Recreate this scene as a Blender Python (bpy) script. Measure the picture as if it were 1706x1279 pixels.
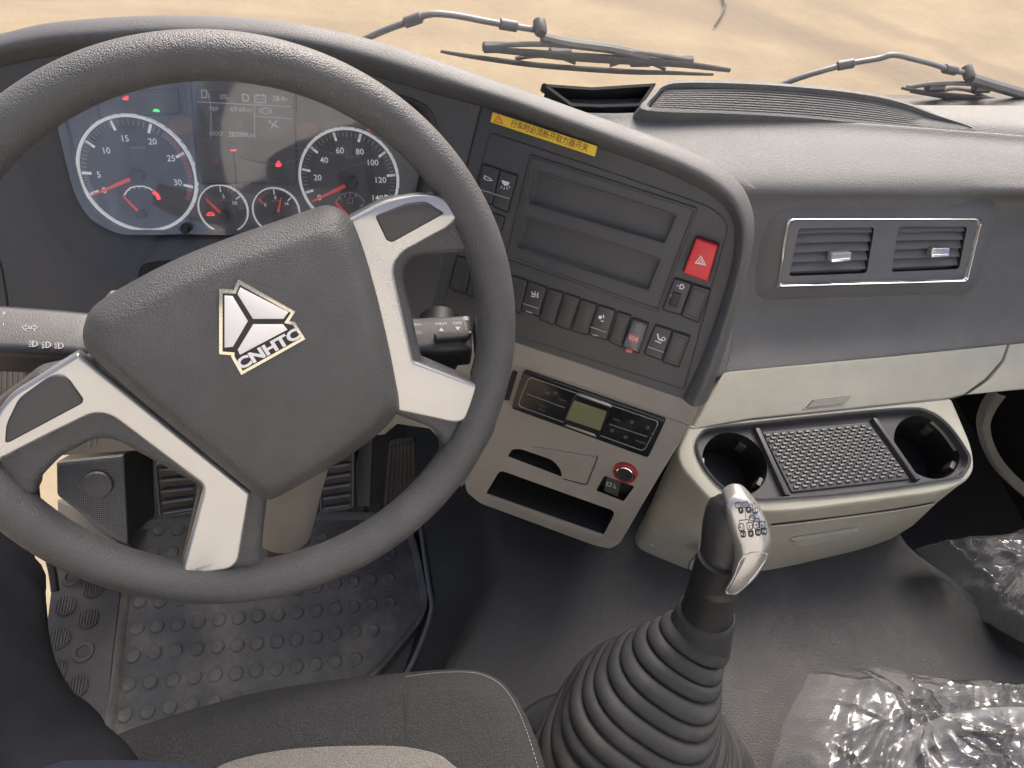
import bpy, bmesh, math, random
from mathutils import Vector as V, Matrix, noise
from mathutils.geometry import tessellate_polygon
from mathutils.bvhtree import BVHTree
random.seed(7)
for o in list(bpy.data.objects): bpy.data.objects.remove(o)
SC = bpy.context.scene; COL = SC.collection

# ---------------------------------------------------------------- camera, sky, sun, exposure
F, CX, CY = 1280.0, 853.0, 639.5
PITCH, YAW, ROLL = map(math.radians, (54, 14, 8))
FW = V((math.sin(YAW)*math.cos(PITCH), math.cos(YAW)*math.cos(PITCH), -math.sin(PITCH)))
_rt = V((math.cos(YAW), -math.sin(YAW), 0)); _up = _rt.cross(FW)
RT = _rt*math.cos(ROLL)+_up*math.sin(ROLL); UP = _up*math.cos(ROLL)-_rt*math.sin(ROLL)
cam = bpy.data.cameras.new('camera'); camo = bpy.data.objects.new('camera', cam); COL.objects.link(camo)
m = Matrix((RT, UP, -FW)).transposed().to_4x4(); camo.matrix_world = m
cam.sensor_width = 36; cam.lens = 36*F/1706; cam.clip_start = .01; cam.clip_end = 2000
SC.camera = camo
w = bpy.data.worlds.new('World'); SC.world = w; w.use_nodes = True
nt = w.node_tree; bg = nt.nodes['Background']; sky = nt.nodes.new('ShaderNodeTexSky'); sky.sky_type = 'NISHITA'
SUN_EL, SUN_AZ = 44, 22            # azimuth from forward (+Y), positive to the right
sky.sun_disc = False; sky.sun_elevation = math.radians(SUN_EL); sky.sun_rotation = math.radians(SUN_AZ)
sky.dust_density = 6; sky.air_density = .5; sky.ozone_density = 0
nt.links.new(sky.outputs[0], bg.inputs[0]); bg.inputs[1].default_value = .15
sl = bpy.data.lights.new('sun', 'SUN'); sl.energy = 1.5; sl.angle = math.radians(45); sl.color = (1, .975, .945)
so = bpy.data.objects.new('sun', sl); COL.objects.link(so)
sd = V((math.sin(math.radians(SUN_AZ))*math.cos(math.radians(SUN_EL)), math.cos(math.radians(SUN_AZ))*math.cos(math.radians(SUN_EL)), math.sin(math.radians(SUN_EL))))
so.rotation_euler = sd.to_track_quat('Z', 'Y').to_euler()
SC.view_settings.view_transform = 'Standard'; SC.view_settings.look = 'None'
SC.view_settings.exposure = 1.3; SC.view_settings.gamma = 1
SC.render.engine = 'CYCLES'; SC.cycles.max_bounces = 8; SC.cycles.transparent_max_bounces = 16

# ---------------------------------------------------------------- measuring helpers
def ray(x, y): return FW+RT*((x-CX)/F)-UP*((y-CY)/F)
def at(x, y, s): return ray(x, y)*s
def atz(x, y, z): r = ray(x, y); return r*(z/r.z)
def aty(x, y, yy): r = ray(x, y); return r*(yy/r.y)
class Pl:
    def __init__(s, o, n):
        s.o = V(o); s.n = V(n).normalized()
        if s.n.dot(s.o) > 0: s.n = -s.n
    def hit(s, x, y, h=0):
        r = ray(x, y); return r*(s.o.dot(s.n)/r.dot(s.n))+s.n*h
    def depth(s, x, y): return s.hit(x, y).dot(FW)
    def poly(s, pts, h=0): return [s.hit(p[0], p[1], h) for p in pts]
    def px(s, x, y): return s.depth(x, y)/F          # metres for one photo pixel there
def pl3(a, b, c):
    a, b, c = [at(*q) if not isinstance(q, V) else q for q in (a, b, c)]
    return Pl(a, (b-a).cross(c-a))
def camplane(x, y, s): return Pl(at(x, y, s), -ray(x, y))
def rpoly(c, r=4, k=4):
    out = []; n = len(c)
    for i, p in enumerate(c):
        rr = p[2] if len(p) > 2 else r
        a = V((c[i-1][0]-p[0], c[i-1][1]-p[1])); b = V((c[(i+1) % n][0]-p[0], c[(i+1) % n][1]-p[1]))
        d1 = min(rr, a.length*.45); d2 = min(rr, b.length*.45); q = V(p[:2])
        p0 = q+a.normalized()*d1; p1 = q+b.normalized()*d2
        if rr <= .01: out.append((q.x, q.y)); continue
        for j in range(k+1):
            t = j/k; r_ = p0*(1-t)**2+q*2*t*(1-t)+p1*t*t; out.append((r_.x, r_.y))
    return out
def smoothpoly(c, k=5, closed=True):
    out = []; n = len(c)
    rng = range(n) if closed else range(n-1)
    for i in rng:
        if closed: p = [V(c[(i+j) % n]) for j in (-1, 0, 1, 2)]
        else: p = [V(c[min(max(i+j, 0), n-1)]) for j in (-1, 0, 1, 2)]
        for j in range(k): out.append(cr(*p, j/k))
    if not closed: out.append(V(c[-1]))
    return out
def cr(p0, p1, p2, p3, t):
    return (p1*2+(p2-p0)*t+(p0*2-p1*5+p2*4-p3)*t*t+(p1*3-p0-p2*3+p3)*t**3)*.5
def circ(x, y, rx, ry=None, n=28, a0=0):
    ry = ry or rx; return [(x+rx*math.cos(a0+2*math.pi*i/n), y+ry*math.sin(a0+2*math.pi*i/n)) for i in range(n)]
def ring3(c, u, v, r, n=40, r2=None):
    r2 = r2 or r; return [c+u*(r*math.cos(2*math.pi*i/n))+v*(r2*math.sin(2*math.pi*i/n)) for i in range(n)]
def frame(n):
    u = V((0, 0, 1)).cross(n)
    if u.length < .05: u = V((1, 0, 0))-n*n.x
    u.normalize(); return u, n.cross(u)
def offset(pts, n, d):
    c = sum(pts, V())/len(pts); area = V()
    for i in range(len(pts)): area += (pts[i-1]-c).cross(pts[i]-c)
    sg = 1 if area.dot(n) > 0 else -1; out = []; N = len(pts)
    for i in range(N):
        a = pts[i]-pts[i-1]; b = pts[(i+1) % N]-pts[i]
        if a.length < 1e-7: a = b
        if b.length < 1e-7: b = a
        na = n.cross(a).normalized()*sg; nb = n.cross(b).normalized()*sg; mm = na+nb
        if mm.length < 1e-4: mm = na
        mm.normalize(); k = max(mm.dot(na), .45); out.append(pts[i]+mm*(d/k))
    return out
class MB:
    def __init__(s): s.v = []; s.f = []
    def add(s, v, f):
        o = len(s.v); s.v += list(v); s.f += [tuple(i+o for i in q) for q in f]; return s
    def rings(s, rs, closed=True, cap0=False, cap1=False):
        n = len(rs[0]); v = [p for r in rs for p in r]; f = []
        for i in range(len(rs)-1):
            for j in range(n if closed else n-1):
                k = (j+1) % n; f.append((i*n+j, i*n+k, (i+1)*n+k, (i+1)*n+j))
        if cap0: f.append(tuple(range(n-1, -1, -1)))
        if cap1: f.append(tuple((len(rs)-1)*n+j for j in range(n)))
        return s.add(v, f)
    def fill(s, outer, holes=()):
        loops = [list(outer)]+[list(h) for h in holes]; v = [p for l in loops for p in l]
        return s.add(v, [tuple(t) for t in tessellate_polygon(loops)])
    def slab3(s, pts, n, h0, h1, b=0, seg=3, bottom=False):
        rs = [[p+n*h0 for p in pts]]
        if b > 0:
            for i in range(seg+1):
                a = math.pi/2*i/seg; q = offset(pts, n, b*(1-math.cos(a))) if i else pts
                rs.append([p+n*(h1-b+b*math.sin(a)) for p in q])
        else: rs.append([p+n*h1 for p in pts])
        s.rings(rs); s.fill(rs[-1])
        if bottom: s.fill(rs[0])
        return s
    def slab(s, pl, poly, h0, h1, b=0, seg=3): return s.slab3(pl.poly(poly), pl.n, h0, h1, b, seg)
    def plate(s, pl, outer, holes, h, t, b=0):
        o = pl.poly(outer, h); hs = [pl.poly(q, h) for q in holes]
        s.fill(o, hs); s.rings([o, [p-pl.n*t for p in o]])
        for q in hs: s.rings([q, [p-pl.n*t for p in q]])
        return s
    def pan(s, pl, poly, h, d, b=0):
        top = pl.poly(poly, h); rs = [top]
        if b: rs.append([p-pl.n*(d-b) for p in top]); rs.append([p-pl.n*d for p in offset(top, pl.n, b)])
        else: rs.append([p-pl.n*d for p in top])
        s.rings(rs); s.fill(rs[-1]); return s
    def frame_(s, pl, poly, wpx, h0, h1, b=0):
        o = pl.poly(poly); c = sum(o, V())/len(o); wd = wpx*pl.depth(*poly[0])/F
        i = offset(o, pl.n, wd); n = pl.n
        if b: 
            o2 = offset(o, n, b); i2 = offset(o, n, wd-b)
            s.rings([[p+n*h0 for p in o], [p+n*(h1-b) for p in o], [p+n*h1 for p in o2], [p+n*h1 for p in i2], [p+n*(h1-b) for p in i], [p+n*h0 for p in i]])
        else: s.rings([[p+n*h0 for p in o], [p+n*h1 for p in o], [p+n*h1 for p in i], [p+n*h0 for p in i]])
        return s
    def tube(s, path, rad, n=14, caps=True, ell=1.0, ref=None):
        rs = []; N = len(path)
        ref = ref or V((0, 0, 1)); pu = None
        for i, p in enumerate(path):
            t = (path[min(i+1, N-1)]-path[max(i-1, 0)]).normalized()
            u = (ref-t*ref.dot(t)) if pu is None else (pu-t*pu.dot(t))
            if u.length < 1e-4: u = V((1, 0, 0))-t*t.x
            u.normalize(); pu = u; v = t.cross(u); r = rad[i] if isinstance(rad, (list, tuple)) else rad
            rs.append(ring3(p, u, v, r*ell, n, r))
        return s.rings(rs, True, caps, caps)
    def stroke(s, pl, pts, wpx, h=.0006, closed=False, t=.0006):
        P = pl.poly(pts); wd = wpx*pl.depth(*pts[0])/F/2; n = pl.n; N = len(P)
        L, R = [], []
        for i in range(N):
            a = P[i]-P[i-1] if (i or closed) else P[1]-P[0]; b = P[(i+1) % N]-P[i] if (i < N-1 or closed) else a
            if a.length < 1e-9: a = b
            q = a.normalized()+b.normalized()
            if q.length < .2: q = b
            q.normalize(); sd_ = n.cross(q); k = max(.5, abs(q.dot(b.normalized()))); L.append(P[i]+sd_*wd/k); R.append(P[i]-sd_*wd/k)
        v = [p+n*h for p in L]+[p+n*h for p in R]+[p+n*(h-t) for p in L]+[p+n*(h-t) for p in R]; f = []
        for i in range(N if closed else N-1):
            j = (i+1) % N; f += [(i, j, N+j, N+i), (2*N+i, 2*N+j, j, i), (N+i, N+j, 3*N+j, 3*N+i)]
        return s.add(v, f)
    def dome(s, pts, c, n, prof, extra=None):
        rs = []
        for t, h in prof: rs.append([c+(p-c)*t+n*h for p in pts])
        k = len(s.v); s.rings(rs); top = prof[-1]; s.add(rs[-1]+[c+n*(top[1])], [(i, (i+1) % len(pts), len(pts)) for i in range(len(pts))])
        return s
    def bvh(s): return BVHTree.FromPolygons([tuple(p) for p in s.v], s.f)
def grid(rows, ku=6, kv=6):
    rr = [smoothpoly(r, ku, False) for r in rows]; cols = list(zip(*rr)); cc = [smoothpoly(list(c), kv, False) for c in cols]
    return [list(r) for r in zip(*cc)]

# ---------------------------------------------------------------- materials
MATS = {}
def mat(name, col, rough=.5, metal=0, spec=.5, grain=0, gs=600, var=.1, vs=30, coat=0, bumpd=.0006, emit=0, rvar=.08, dust=0):
    mt = bpy.data.materials.new(name); mt.use_nodes = True; t = mt.node_tree; N = t.nodes; L = t.links
    b = N['Principled BSDF']; b.inputs['Metallic'].default_value = metal
    b.inputs['Specular IOR Level'].default_value = spec; b.inputs['Coat Weight'].default_value = coat
    g = N.new('ShaderNodeNewGeometry')
    nz = N.new('ShaderNodeTexNoise'); nz.inputs['Scale'].default_value = vs; nz.inputs['Detail'].default_value = 6; nz.inputs['Roughness'].default_value = .65
    L.new(g.outputs['Position'], nz.inputs['Vector'])
    mx = N.new('ShaderNodeMix'); mx.data_type = 'RGBA'; mx.inputs[6].default_value = (*[c*(1-var) for c in col], 1); mx.inputs[7].default_value = (*[min(1, c*(1+var)) for c in col], 1)
    mr0 = N.new('ShaderNodeMapRange'); mr0.inputs[1].default_value = .3; mr0.inputs[2].default_value = .7
    L.new(nz.outputs['Fac'], mr0.inputs[0]); L.new(mr0.outputs[0], mx.inputs[0])
    last = mx.outputs[2]
    if dust:
        n2 = N.new('ShaderNodeTexNoise'); n2.inputs['Scale'].default_value = 9; n2.inputs['Detail'].default_value = 9; n2.inputs['Roughness'].default_value = .75
        L.new(g.outputs['Position'], n2.inputs['Vector'])
        m2 = N.new('ShaderNodeMapRange'); m2.inputs[1].default_value = .50; m2.inputs[2].default_value = .76; m2.inputs[4].default_value = dust
        L.new(n2.outputs['Fac'], m2.inputs[0]); mx2 = N.new('ShaderNodeMix'); mx2.data_type = 'RGBA'; mx2.inputs[7].default_value = (.32, .28, .23, 1)
        L.new(m2.outputs[0], mx2.inputs[0]); L.new(last, mx2.inputs[6]); last = mx2.outputs[2]
    L.new(last, b.inputs['Base Color'])
    rr = N.new('ShaderNodeMapRange'); rr.inputs[3].default_value = max(.03, rough-rvar); rr.inputs[4].default_value = min(1, rough+rvar)
    L.new(mr0.outputs[0], rr.inputs[0]); L.new(rr.outputs[0], b.inputs['Roughness'])
    if grain:
        vo = N.new('ShaderNodeTexVoronoi'); vo.feature = 'F1'; vo.inputs['Scale'].default_value = gs
        L.new(g.outputs['Position'], vo.inputs['Vector'])
        n3 = N.new('ShaderNodeTexNoise'); n3.inputs['Scale'].default_value = gs*.55; n3.inputs['Detail'].default_value = 3; L.new(g.outputs['Position'], n3.inputs['Vector'])
        ad = N.new('ShaderNodeMath'); ad.operation = 'ADD'; L.new(vo.outputs['Distance'], ad.inputs[0]); L.new(n3.outputs['Fac'], ad.inputs[1])
        bp = N.new('ShaderNodeBump'); bp.inputs['Strength'].default_value = grain; bp.inputs['Distance'].default_value = bumpd; bp.invert = True
        L.new(ad.outputs[0], bp.inputs['Height']); L.new(bp.outputs[0], b.inputs['Normal'])
    if emit:
        b.inputs['Emission Color'].default_value = (*col, 1); b.inputs['Emission Strength'].default_value = emit
    MATS[name] = mt; return mt
mat('pad', (.084, .084, .082), .54, grain=.45, gs=900, var=.10, vs=18, dust=.06, rvar=.06)
mat('pad_lit', (.124, .124, .118), .58, grain=.9, gs=720, var=.08, vs=18, dust=.05, rvar=.06)  # lighter copy of pad: stronger light on the passenger side put into the colour
mat('fascia', (.064, .063, .062), .48, grain=.3, gs=1100, var=.08, vs=20, dust=.06)
mat('gloss_dark', (.05, .05, .05), .35, var=.05)
mat('seam', (.012, .012, .012), .7)
mat('switch', (.05, .049, .048), .42, var=.06, grain=.15, gs=1400)
mat('beige', (.285, .265, .225), .55, grain=.35, gs=900, var=.08, vs=15)
mat('beige2', (.345, .338, .272), .55, grain=.4, gs=800, var=.07, vs=15)
mat('leather', (.070, .070, .069), .44, grain=.7, gs=800, var=.14, vs=22, bumpd=.0007, dust=.05)
mat('silver', (.47, .465, .445), .28, metal=.75, var=.03, vs=6, rvar=.02)
mat('stalk', (.034, .034, .035), .42, grain=.2, gs=1000)
mat('knobblack', (.018, .018, .018), .38, grain=.4, gs=900)
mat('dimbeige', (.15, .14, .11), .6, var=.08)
mat('scuff', (.22, .22, .215), .6)
mat('chrome', (.85, .85, .84), .12, metal=1, var=.02)
mat('brass', (.72, .66, .50), .28, metal=.9, var=.1)
mat('enamel', (.78, .77, .73), .35, var=.03)
mat('black', (.012, .012, .012), .45)
mat('blackgloss', (.012, .012, .013), .12, var=0)
mat('rubber', (.045, .044, .043), .55, grain=.25, gs=500, var=.15, dust=.10)
mat('matrubber', (.070, .070, .069), .58, grain=.4, gs=450, var=.25, dust=.50)
mat('tread', (.055, .053, .052), .5, grain=.2, gs=500, var=.15, dust=.25)
mat('tunnel', (.031, .031, .031), .56, grain=.85, gs=620, var=.12, bumpd=.0008, dust=.10)
mat('boot', (.027, .028, .029), .62, spec=.3, grain=.2, gs=900, var=.15, dust=.12)
mat('fabric', (.043, .043, .043), .95, spec=.1, grain=1, gs=900, var=.45, vs=700, bumpd=.001)
mat('fabric_beige', (.17, .16, .142), .95, spec=.1, grain=1, gs=800, var=.2, vs=500, bumpd=.001)
mat('stitch', (.24, .237, .23), .8)
mat('trouser', (.011, .0115, .0135), .95, spec=.05, grain=.3, gs=1200, var=.15)
mat('blue_cloth', (.013, .016, .026), .9, spec=.15, grain=.4, gs=1000)
mat('white', (.72, .72, .7), .5, var=.02)
mat('lightgrey', (.34, .34, .34), .5, var=.03)
mat('red', (.62, .025, .03), .35, var=.05)
mat('ringred', (.38, .03, .03), .4)
mat('redlamp', (.9, .06, .07), .4, emit=.6)
mat('greenlamp', (.05, .8, .12), .4, emit=.6)
mat('rose', (.62, .14, .15), .5)
mat('needle', (.85, .06, .05), .4, emit=.15)
mat('dial', (.095, .097, .098), .55, var=.08)
mat('dialwhite', (.72, .73, .72), .5, var=.02, emit=.22)
mat('clusterface', (.13, .13, .125), .55, var=.06)
mat('screen', (.07, .07, .085), .25, var=.1)
mat('lcdtext', (.5, .55, .6), .5, emit=.12)
mat('amber', (.30, .15, .08), .4)
mat('lcd', (.17, .18, .10), .25, var=.06)
mat('yellow', (.78, .52, .03), .45, var=.05)
mat('ink', (.10, .05, .02), .6)
mat('orange', (.75, .2, .02), .5)
mat('greyshroud', (.14, .14, .135), .5, grain=.3, gs=900)
mat('wiperblack', (.08, .08, .08), .45, var=.15)
mat('wiperarm', (.10, .10, .10), .4, var=.2)
mat('pedal', (.11, .112, .115), .5, var=.2, dust=.2)
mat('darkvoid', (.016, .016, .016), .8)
mat('weave', (.13, .133, .137), .5, var=.1)
mat('ventgrey', (.13, .13, .128), .38, var=.05)
mat('bouncegrey', (.50, .49, .47), .85)  # pale so the added rear wall bounces neutral fill light
def clear(name, refl, haze, rough=.05, tint=(1, 1, 1), bump=0):
    mt = bpy.data.materials.new(name); mt.use_nodes = True; t = mt.node_tree; N = t.nodes; L = t.links
    N.remove(N['Principled BSDF']); out = N['Material Output']
    tr = N.new('ShaderNodeBsdfTransparent'); tr.inputs[0].default_value = (*tint, 1)
    gl = N.new('ShaderNodeBsdfGlossy'); gl.inputs['Roughness'].default_value = rough
    fr = N.new('ShaderNodeFresnel'); fr.inputs[0].default_value = 1.5
    mu = N.new('ShaderNodeMath'); mu.operation = 'MULTIPLY'; mu.inputs[1].default_value = refl; L.new(fr.outputs[0], mu.inputs[0])
    df = N.new('ShaderNodeBsdfDiffuse'); df.inputs[0].default_value = (.75, .75, .73, 1)
    m1 = N.new('ShaderNodeMixShader'); m2 = N.new('ShaderNodeMixShader'); m1.inputs[0].default_value = haze
    if haze and not bump:
        g = N.new('ShaderNodeNewGeometry'); mp = N.new('ShaderNodeMapping'); mp.inputs['Scale'].default_value = (40, 10, 10); mp.inputs['Rotation'].default_value = (0, .5, .3)
        nz = N.new('ShaderNodeTexNoise'); nz.inputs['Scale'].default_value = 1; nz.inputs['Detail'].default_value = 8; nz.inputs['Roughness'].default_value = .7
        L.new(g.outputs['Position'], mp.inputs[0]); L.new(mp.outputs[0], nz.inputs['Vector'])
        r = N.new('ShaderNodeMapRange'); r.inputs[1].default_value = .35; r.inputs[2].default_value = .75; r.inputs[3].default_value = haze*.5; r.inputs[4].default_value = haze*1.7
        L.new(nz.outputs['Fac'], r.inputs[0]); L.new(r.outputs[0], m1.inputs[0])
    if bump:
        g = N.new('ShaderNodeNewGeometry'); nz = N.new('ShaderNodeTexNoise'); nz.inputs['Scale'].default_value = 45; nz.inputs['Detail'].default_value = 5; nz.inputs['Distortion'].default_value = .8
        L.new(g.outputs['Position'], nz.inputs['Vector']); bp = N.new('ShaderNodeBump'); bp.inputs['Strength'].default_value = bump; bp.inputs['Distance'].default_value = .01
        L.new(nz.outputs['Fac'], bp.inputs['Height']); L.new(bp.outputs[0], gl.inputs['Normal']); L.new(bp.outputs[0], fr.inputs['Normal'])
    L.new(tr.outputs[0], m1.inputs[1]); L.new(df.outputs[0], m1.inputs[2])
    L.new(mu.outputs[0], m2.inputs[0]); L.new(m1.outputs[0], m2.inputs[1]); L.new(gl.outputs[0], m2.inputs[2]); L.new(m2.outputs[0], out.inputs[0])
    MATS[name] = mt
clear('glass', .35, .03, .02)
clear('lens', 2.0, .14, .05)
clear('clearcap', 1.2, .06, .1)
clear('plastic_film', 2.0, .085, .12, (.97, .98, .99), .2)

# ---------------------------------------------------------------- object helpers
def thing(name, label, cat, loc=(0, 0, 0), group=None):
    o = bpy.data.objects.new(name, None); o.empty_display_size = .05; COL.objects.link(o); o.location = loc
    o['label'] = label; o['category'] = cat
    if group: o['group'] = group
    o['_w'] = list(loc); return o
def wloc(o):
    p = V()
    while o: p += V(o.location); o = o.parent
    return p
def part(name, mb, mt, parent=None, smooth=40, label=None, kind=None, loc=None):
    base = wloc(parent) if parent else V()
    off = base if parent else V(loc) if loc else V()
    me = bpy.data.meshes.new(name); me.from_pydata([tuple(V(p)-off) for p in mb.v], [], mb.f)
    bm = bmesh.new(); bm.from_mesh(me); bmesh.ops.remove_doubles(bm, verts=bm.verts, dist=1e-6)
    bmesh.ops.recalc_face_normals(bm, faces=bm.faces); bm.to_mesh(me); bm.free()
    if smooth:
        me.polygons.foreach_set('use_smooth', [True]*len(me.polygons)); me.set_sharp_from_angle(angle=math.radians(smooth))
    me.materials.append(MATS[mt]); o = bpy.data.objects.new(name, me); COL.objects.link(o)
    if parent: o.parent = parent
    elif loc: o.location = loc
    if label: o['label'] = label
    if kind: o['kind'] = kind
    return o
def tag(o, label, cat, group=None):
    o['label'] = label; o['category'] = cat
    if group: o['group'] = group
    return o
def struct(o): o['kind'] = 'structure'; return o
def P(name, mt, parent, fn, *a, smooth=40, label=None, kind=None, **k):
    mb = MB(); getattr(mb, fn)(*a, **k); return part(name, mb, mt, parent, smooth, label, kind)
def textmb(mb, s, pl, x, y, hpx, dirpx=(1, 0), h=.0006, bvh=None, align='CENTER', bold=0, squeeze=1.0, thick=.0002, shear=0):
    cu = bpy.data.curves.new('t', 'FONT'); cu.body = s; cu.size = 1; cu.align_x = align; cu.align_y = 'CENTER'; cu.resolution_u = 3; cu.offset = bold; cu.shear = shear
    ob = bpy.data.objects.new('t', cu); COL.objects.link(ob); dg = bpy.context.evaluated_depsgraph_get(); dg.update()
    me = bpy.data.meshes.new_from_object(ob.evaluated_get(dg)); bpy.data.objects.remove(ob); bpy.data.curves.remove(cu)
    L = math.hypot(*dirpx); o = pl.hit(x, y); u = (pl.hit(x+dirpx[0]/L, y+dirpx[1]/L)-o).normalized(); v = pl.n.cross(u)
    sz = hpx*pl.depth(x, y)/F/.7
    vs = [o+u*(q.co.x*sz*squeeze)+v*(q.co.y*sz)+pl.n*h for q in me.vertices]
    if bvh: vs = drape(vs, bvh, h)
    mb.add(vs, [tuple(p.vertices) for p in me.polygons]); bpy.data.meshes.remove(me); return mb
def drape(vs, bvh, h):
    out = []
    for p in vs:
        d = p.normalized(); hit = bvh.ray_cast(V(), d)
        out.append(hit[0]-d*h if hit[0] else p)
    return out
def text(name, s, mt, parent, pl, x, y, hpx, dirpx=(1, 0), **k):
    mb = MB(); textmb(mb, s, pl, x, y, hpx, dirpx, **k); return part(name, mb, mt, parent, 0)

# ---------------------------------------------------------------- planes of the cab
FC = pl3((890, 255, .82), (1165, 345, .79), (845, 410, .865))
FL = pl3(FC.hit(803, 175), FC.hit(778, 275), (100, 300, .83))
FB = pl3(FC.hit(863, 570), FC.hit(1138, 663), (1020, 912, 1.04))
FLB = pl3(FL.hit(0, 565), FC.hit(863, 570), (150, 755, 1.04))
TZ, FZ, GZ = -1.06, -1.24, -2.6
TRAY = Pl(atz(1390, 760, -.885), (0, -.17, .985))
STRIP = pl3(TRAY.hit(1158, 708), TRAY.hit(1580, 663), (1450, 597, 1.115))
VENT = pl3((1293, 478, 1.075), (1612, 470, 1.105), (1475, 362, 1.05))
TUN = Pl((0, 0, TZ), (0, 0, 1)); FLOOR = Pl((0, 0, FZ), (0, 0, 1))
WN = V((math.sin(.2637)*math.cos(.6404), -math.cos(.2637)*math.cos(.6404), math.sin(.6404)))
WC = at(409.7, 570.4, .6332); W = Pl(WC, WN); WR = .219; Wr = .0178

# ================================================================ SETTING
def quadmb(pts): return MB().add([V(p) for p in pts], [tuple(range(len(pts)))])
gmt = mat('sand', (.275, .225, .152), .95, spec=.1, var=.16, vs=1.5)
def sand_nodes():
    t = gmt.node_tree; N = t.nodes; L = t.links; b = N['Principled BSDF']; g = N.new('ShaderNodeNewGeometry')
    mp = N.new('ShaderNodeMapping'); mp.inputs['Rotation'].default_value = (0, 0, .9); mp.inputs['Scale'].default_value = (.35, 1.6, 1)
    nz = N.new('ShaderNodeTexNoise'); nz.inputs['Scale'].default_value = 1.1; nz.inputs['Detail'].default_value = 7; nz.inputs['Distortion'].default_value = 1.2
    L.new(g.outputs['Position'], mp.inputs[0]); L.new(mp.outputs[0], nz.inputs['Vector'])
    r = N.new('ShaderNodeMapRange'); r.inputs[1].default_value = .56; r.inputs[2].default_value = .74; r.inputs[4].default_value = .6; L.new(nz.outputs['Fac'], r.inputs[0])
    mx = N.new('ShaderNodeMix'); mx.data_type = 'RGBA'; mx.inputs[7].default_value = (.33, .27, .19, 1)
    src = b.inputs['Base Color'].links[0].from_socket; L.new(r.outputs[0], mx.inputs[0]); L.new(src, mx.inputs[6]); L.new(mx.outputs[2], b.inputs['Base Color'])
    n2 = N.new('ShaderNodeTexNoise'); n2.inputs['Scale'].default_value = 14; n2.inputs['Detail'].default_value = 8; L.new(g.outputs['Position'], n2.inputs['Vector'])
    bp = N.new('ShaderNodeBump'); bp.inputs['Strength'].default_value = .25; bp.inputs['Distance'].default_value = .015; L.new(n2.outputs['Fac'], bp.inputs['Height']); L.new(bp.outputs[0], b.inputs['Normal'])
    # soft darker bands crossing the sand
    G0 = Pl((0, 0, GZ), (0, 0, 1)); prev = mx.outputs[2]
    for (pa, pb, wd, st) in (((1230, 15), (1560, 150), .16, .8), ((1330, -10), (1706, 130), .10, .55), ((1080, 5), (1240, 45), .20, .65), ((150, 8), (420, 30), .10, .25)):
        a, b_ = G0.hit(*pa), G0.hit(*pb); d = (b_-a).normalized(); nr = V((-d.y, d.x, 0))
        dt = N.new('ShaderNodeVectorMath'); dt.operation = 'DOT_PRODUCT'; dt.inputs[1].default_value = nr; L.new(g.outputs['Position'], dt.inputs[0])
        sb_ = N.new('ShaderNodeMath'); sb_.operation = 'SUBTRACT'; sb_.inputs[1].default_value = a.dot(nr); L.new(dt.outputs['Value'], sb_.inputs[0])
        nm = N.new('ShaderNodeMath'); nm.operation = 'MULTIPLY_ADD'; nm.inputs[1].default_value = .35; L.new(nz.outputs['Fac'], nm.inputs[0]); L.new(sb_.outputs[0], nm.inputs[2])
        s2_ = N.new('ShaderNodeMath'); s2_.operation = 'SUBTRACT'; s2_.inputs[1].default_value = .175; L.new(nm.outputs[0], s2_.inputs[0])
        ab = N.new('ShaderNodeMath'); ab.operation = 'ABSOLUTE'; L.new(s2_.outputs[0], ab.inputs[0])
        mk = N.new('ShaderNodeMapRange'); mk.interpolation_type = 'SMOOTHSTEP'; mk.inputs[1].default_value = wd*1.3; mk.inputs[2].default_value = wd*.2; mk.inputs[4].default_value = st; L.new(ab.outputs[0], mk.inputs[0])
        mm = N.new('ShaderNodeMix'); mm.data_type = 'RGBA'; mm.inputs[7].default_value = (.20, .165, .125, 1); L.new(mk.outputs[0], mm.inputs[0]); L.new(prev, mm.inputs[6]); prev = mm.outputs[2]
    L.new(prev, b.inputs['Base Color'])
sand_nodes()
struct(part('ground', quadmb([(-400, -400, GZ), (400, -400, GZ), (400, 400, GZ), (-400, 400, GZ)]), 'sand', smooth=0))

# cab floor of the driver's side, firewall, engine tunnel, passenger floor
sill = [atz(93, 940, FZ).x-.0, 0]
xl = atz(80, 1060, FZ).x
xr = atz(715, 1000, FZ).x
mb = MB(); o = [V((xl, -.6, FZ-.004)), V((xr+.12, -.6, FZ-.004)), V((xr+.12, 1.0, FZ-.004)), V((xl, 1.0, FZ-.004))]
mb.slab3(o, V((0, 0, 1)), -.06, 0)
struct(part('cab_floor', mb, 'rubber'))
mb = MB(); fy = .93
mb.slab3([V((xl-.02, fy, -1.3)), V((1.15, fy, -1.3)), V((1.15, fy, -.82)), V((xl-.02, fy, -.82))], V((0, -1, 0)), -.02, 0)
struct(part('firewall', mb, 'darkvoid'))
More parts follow.
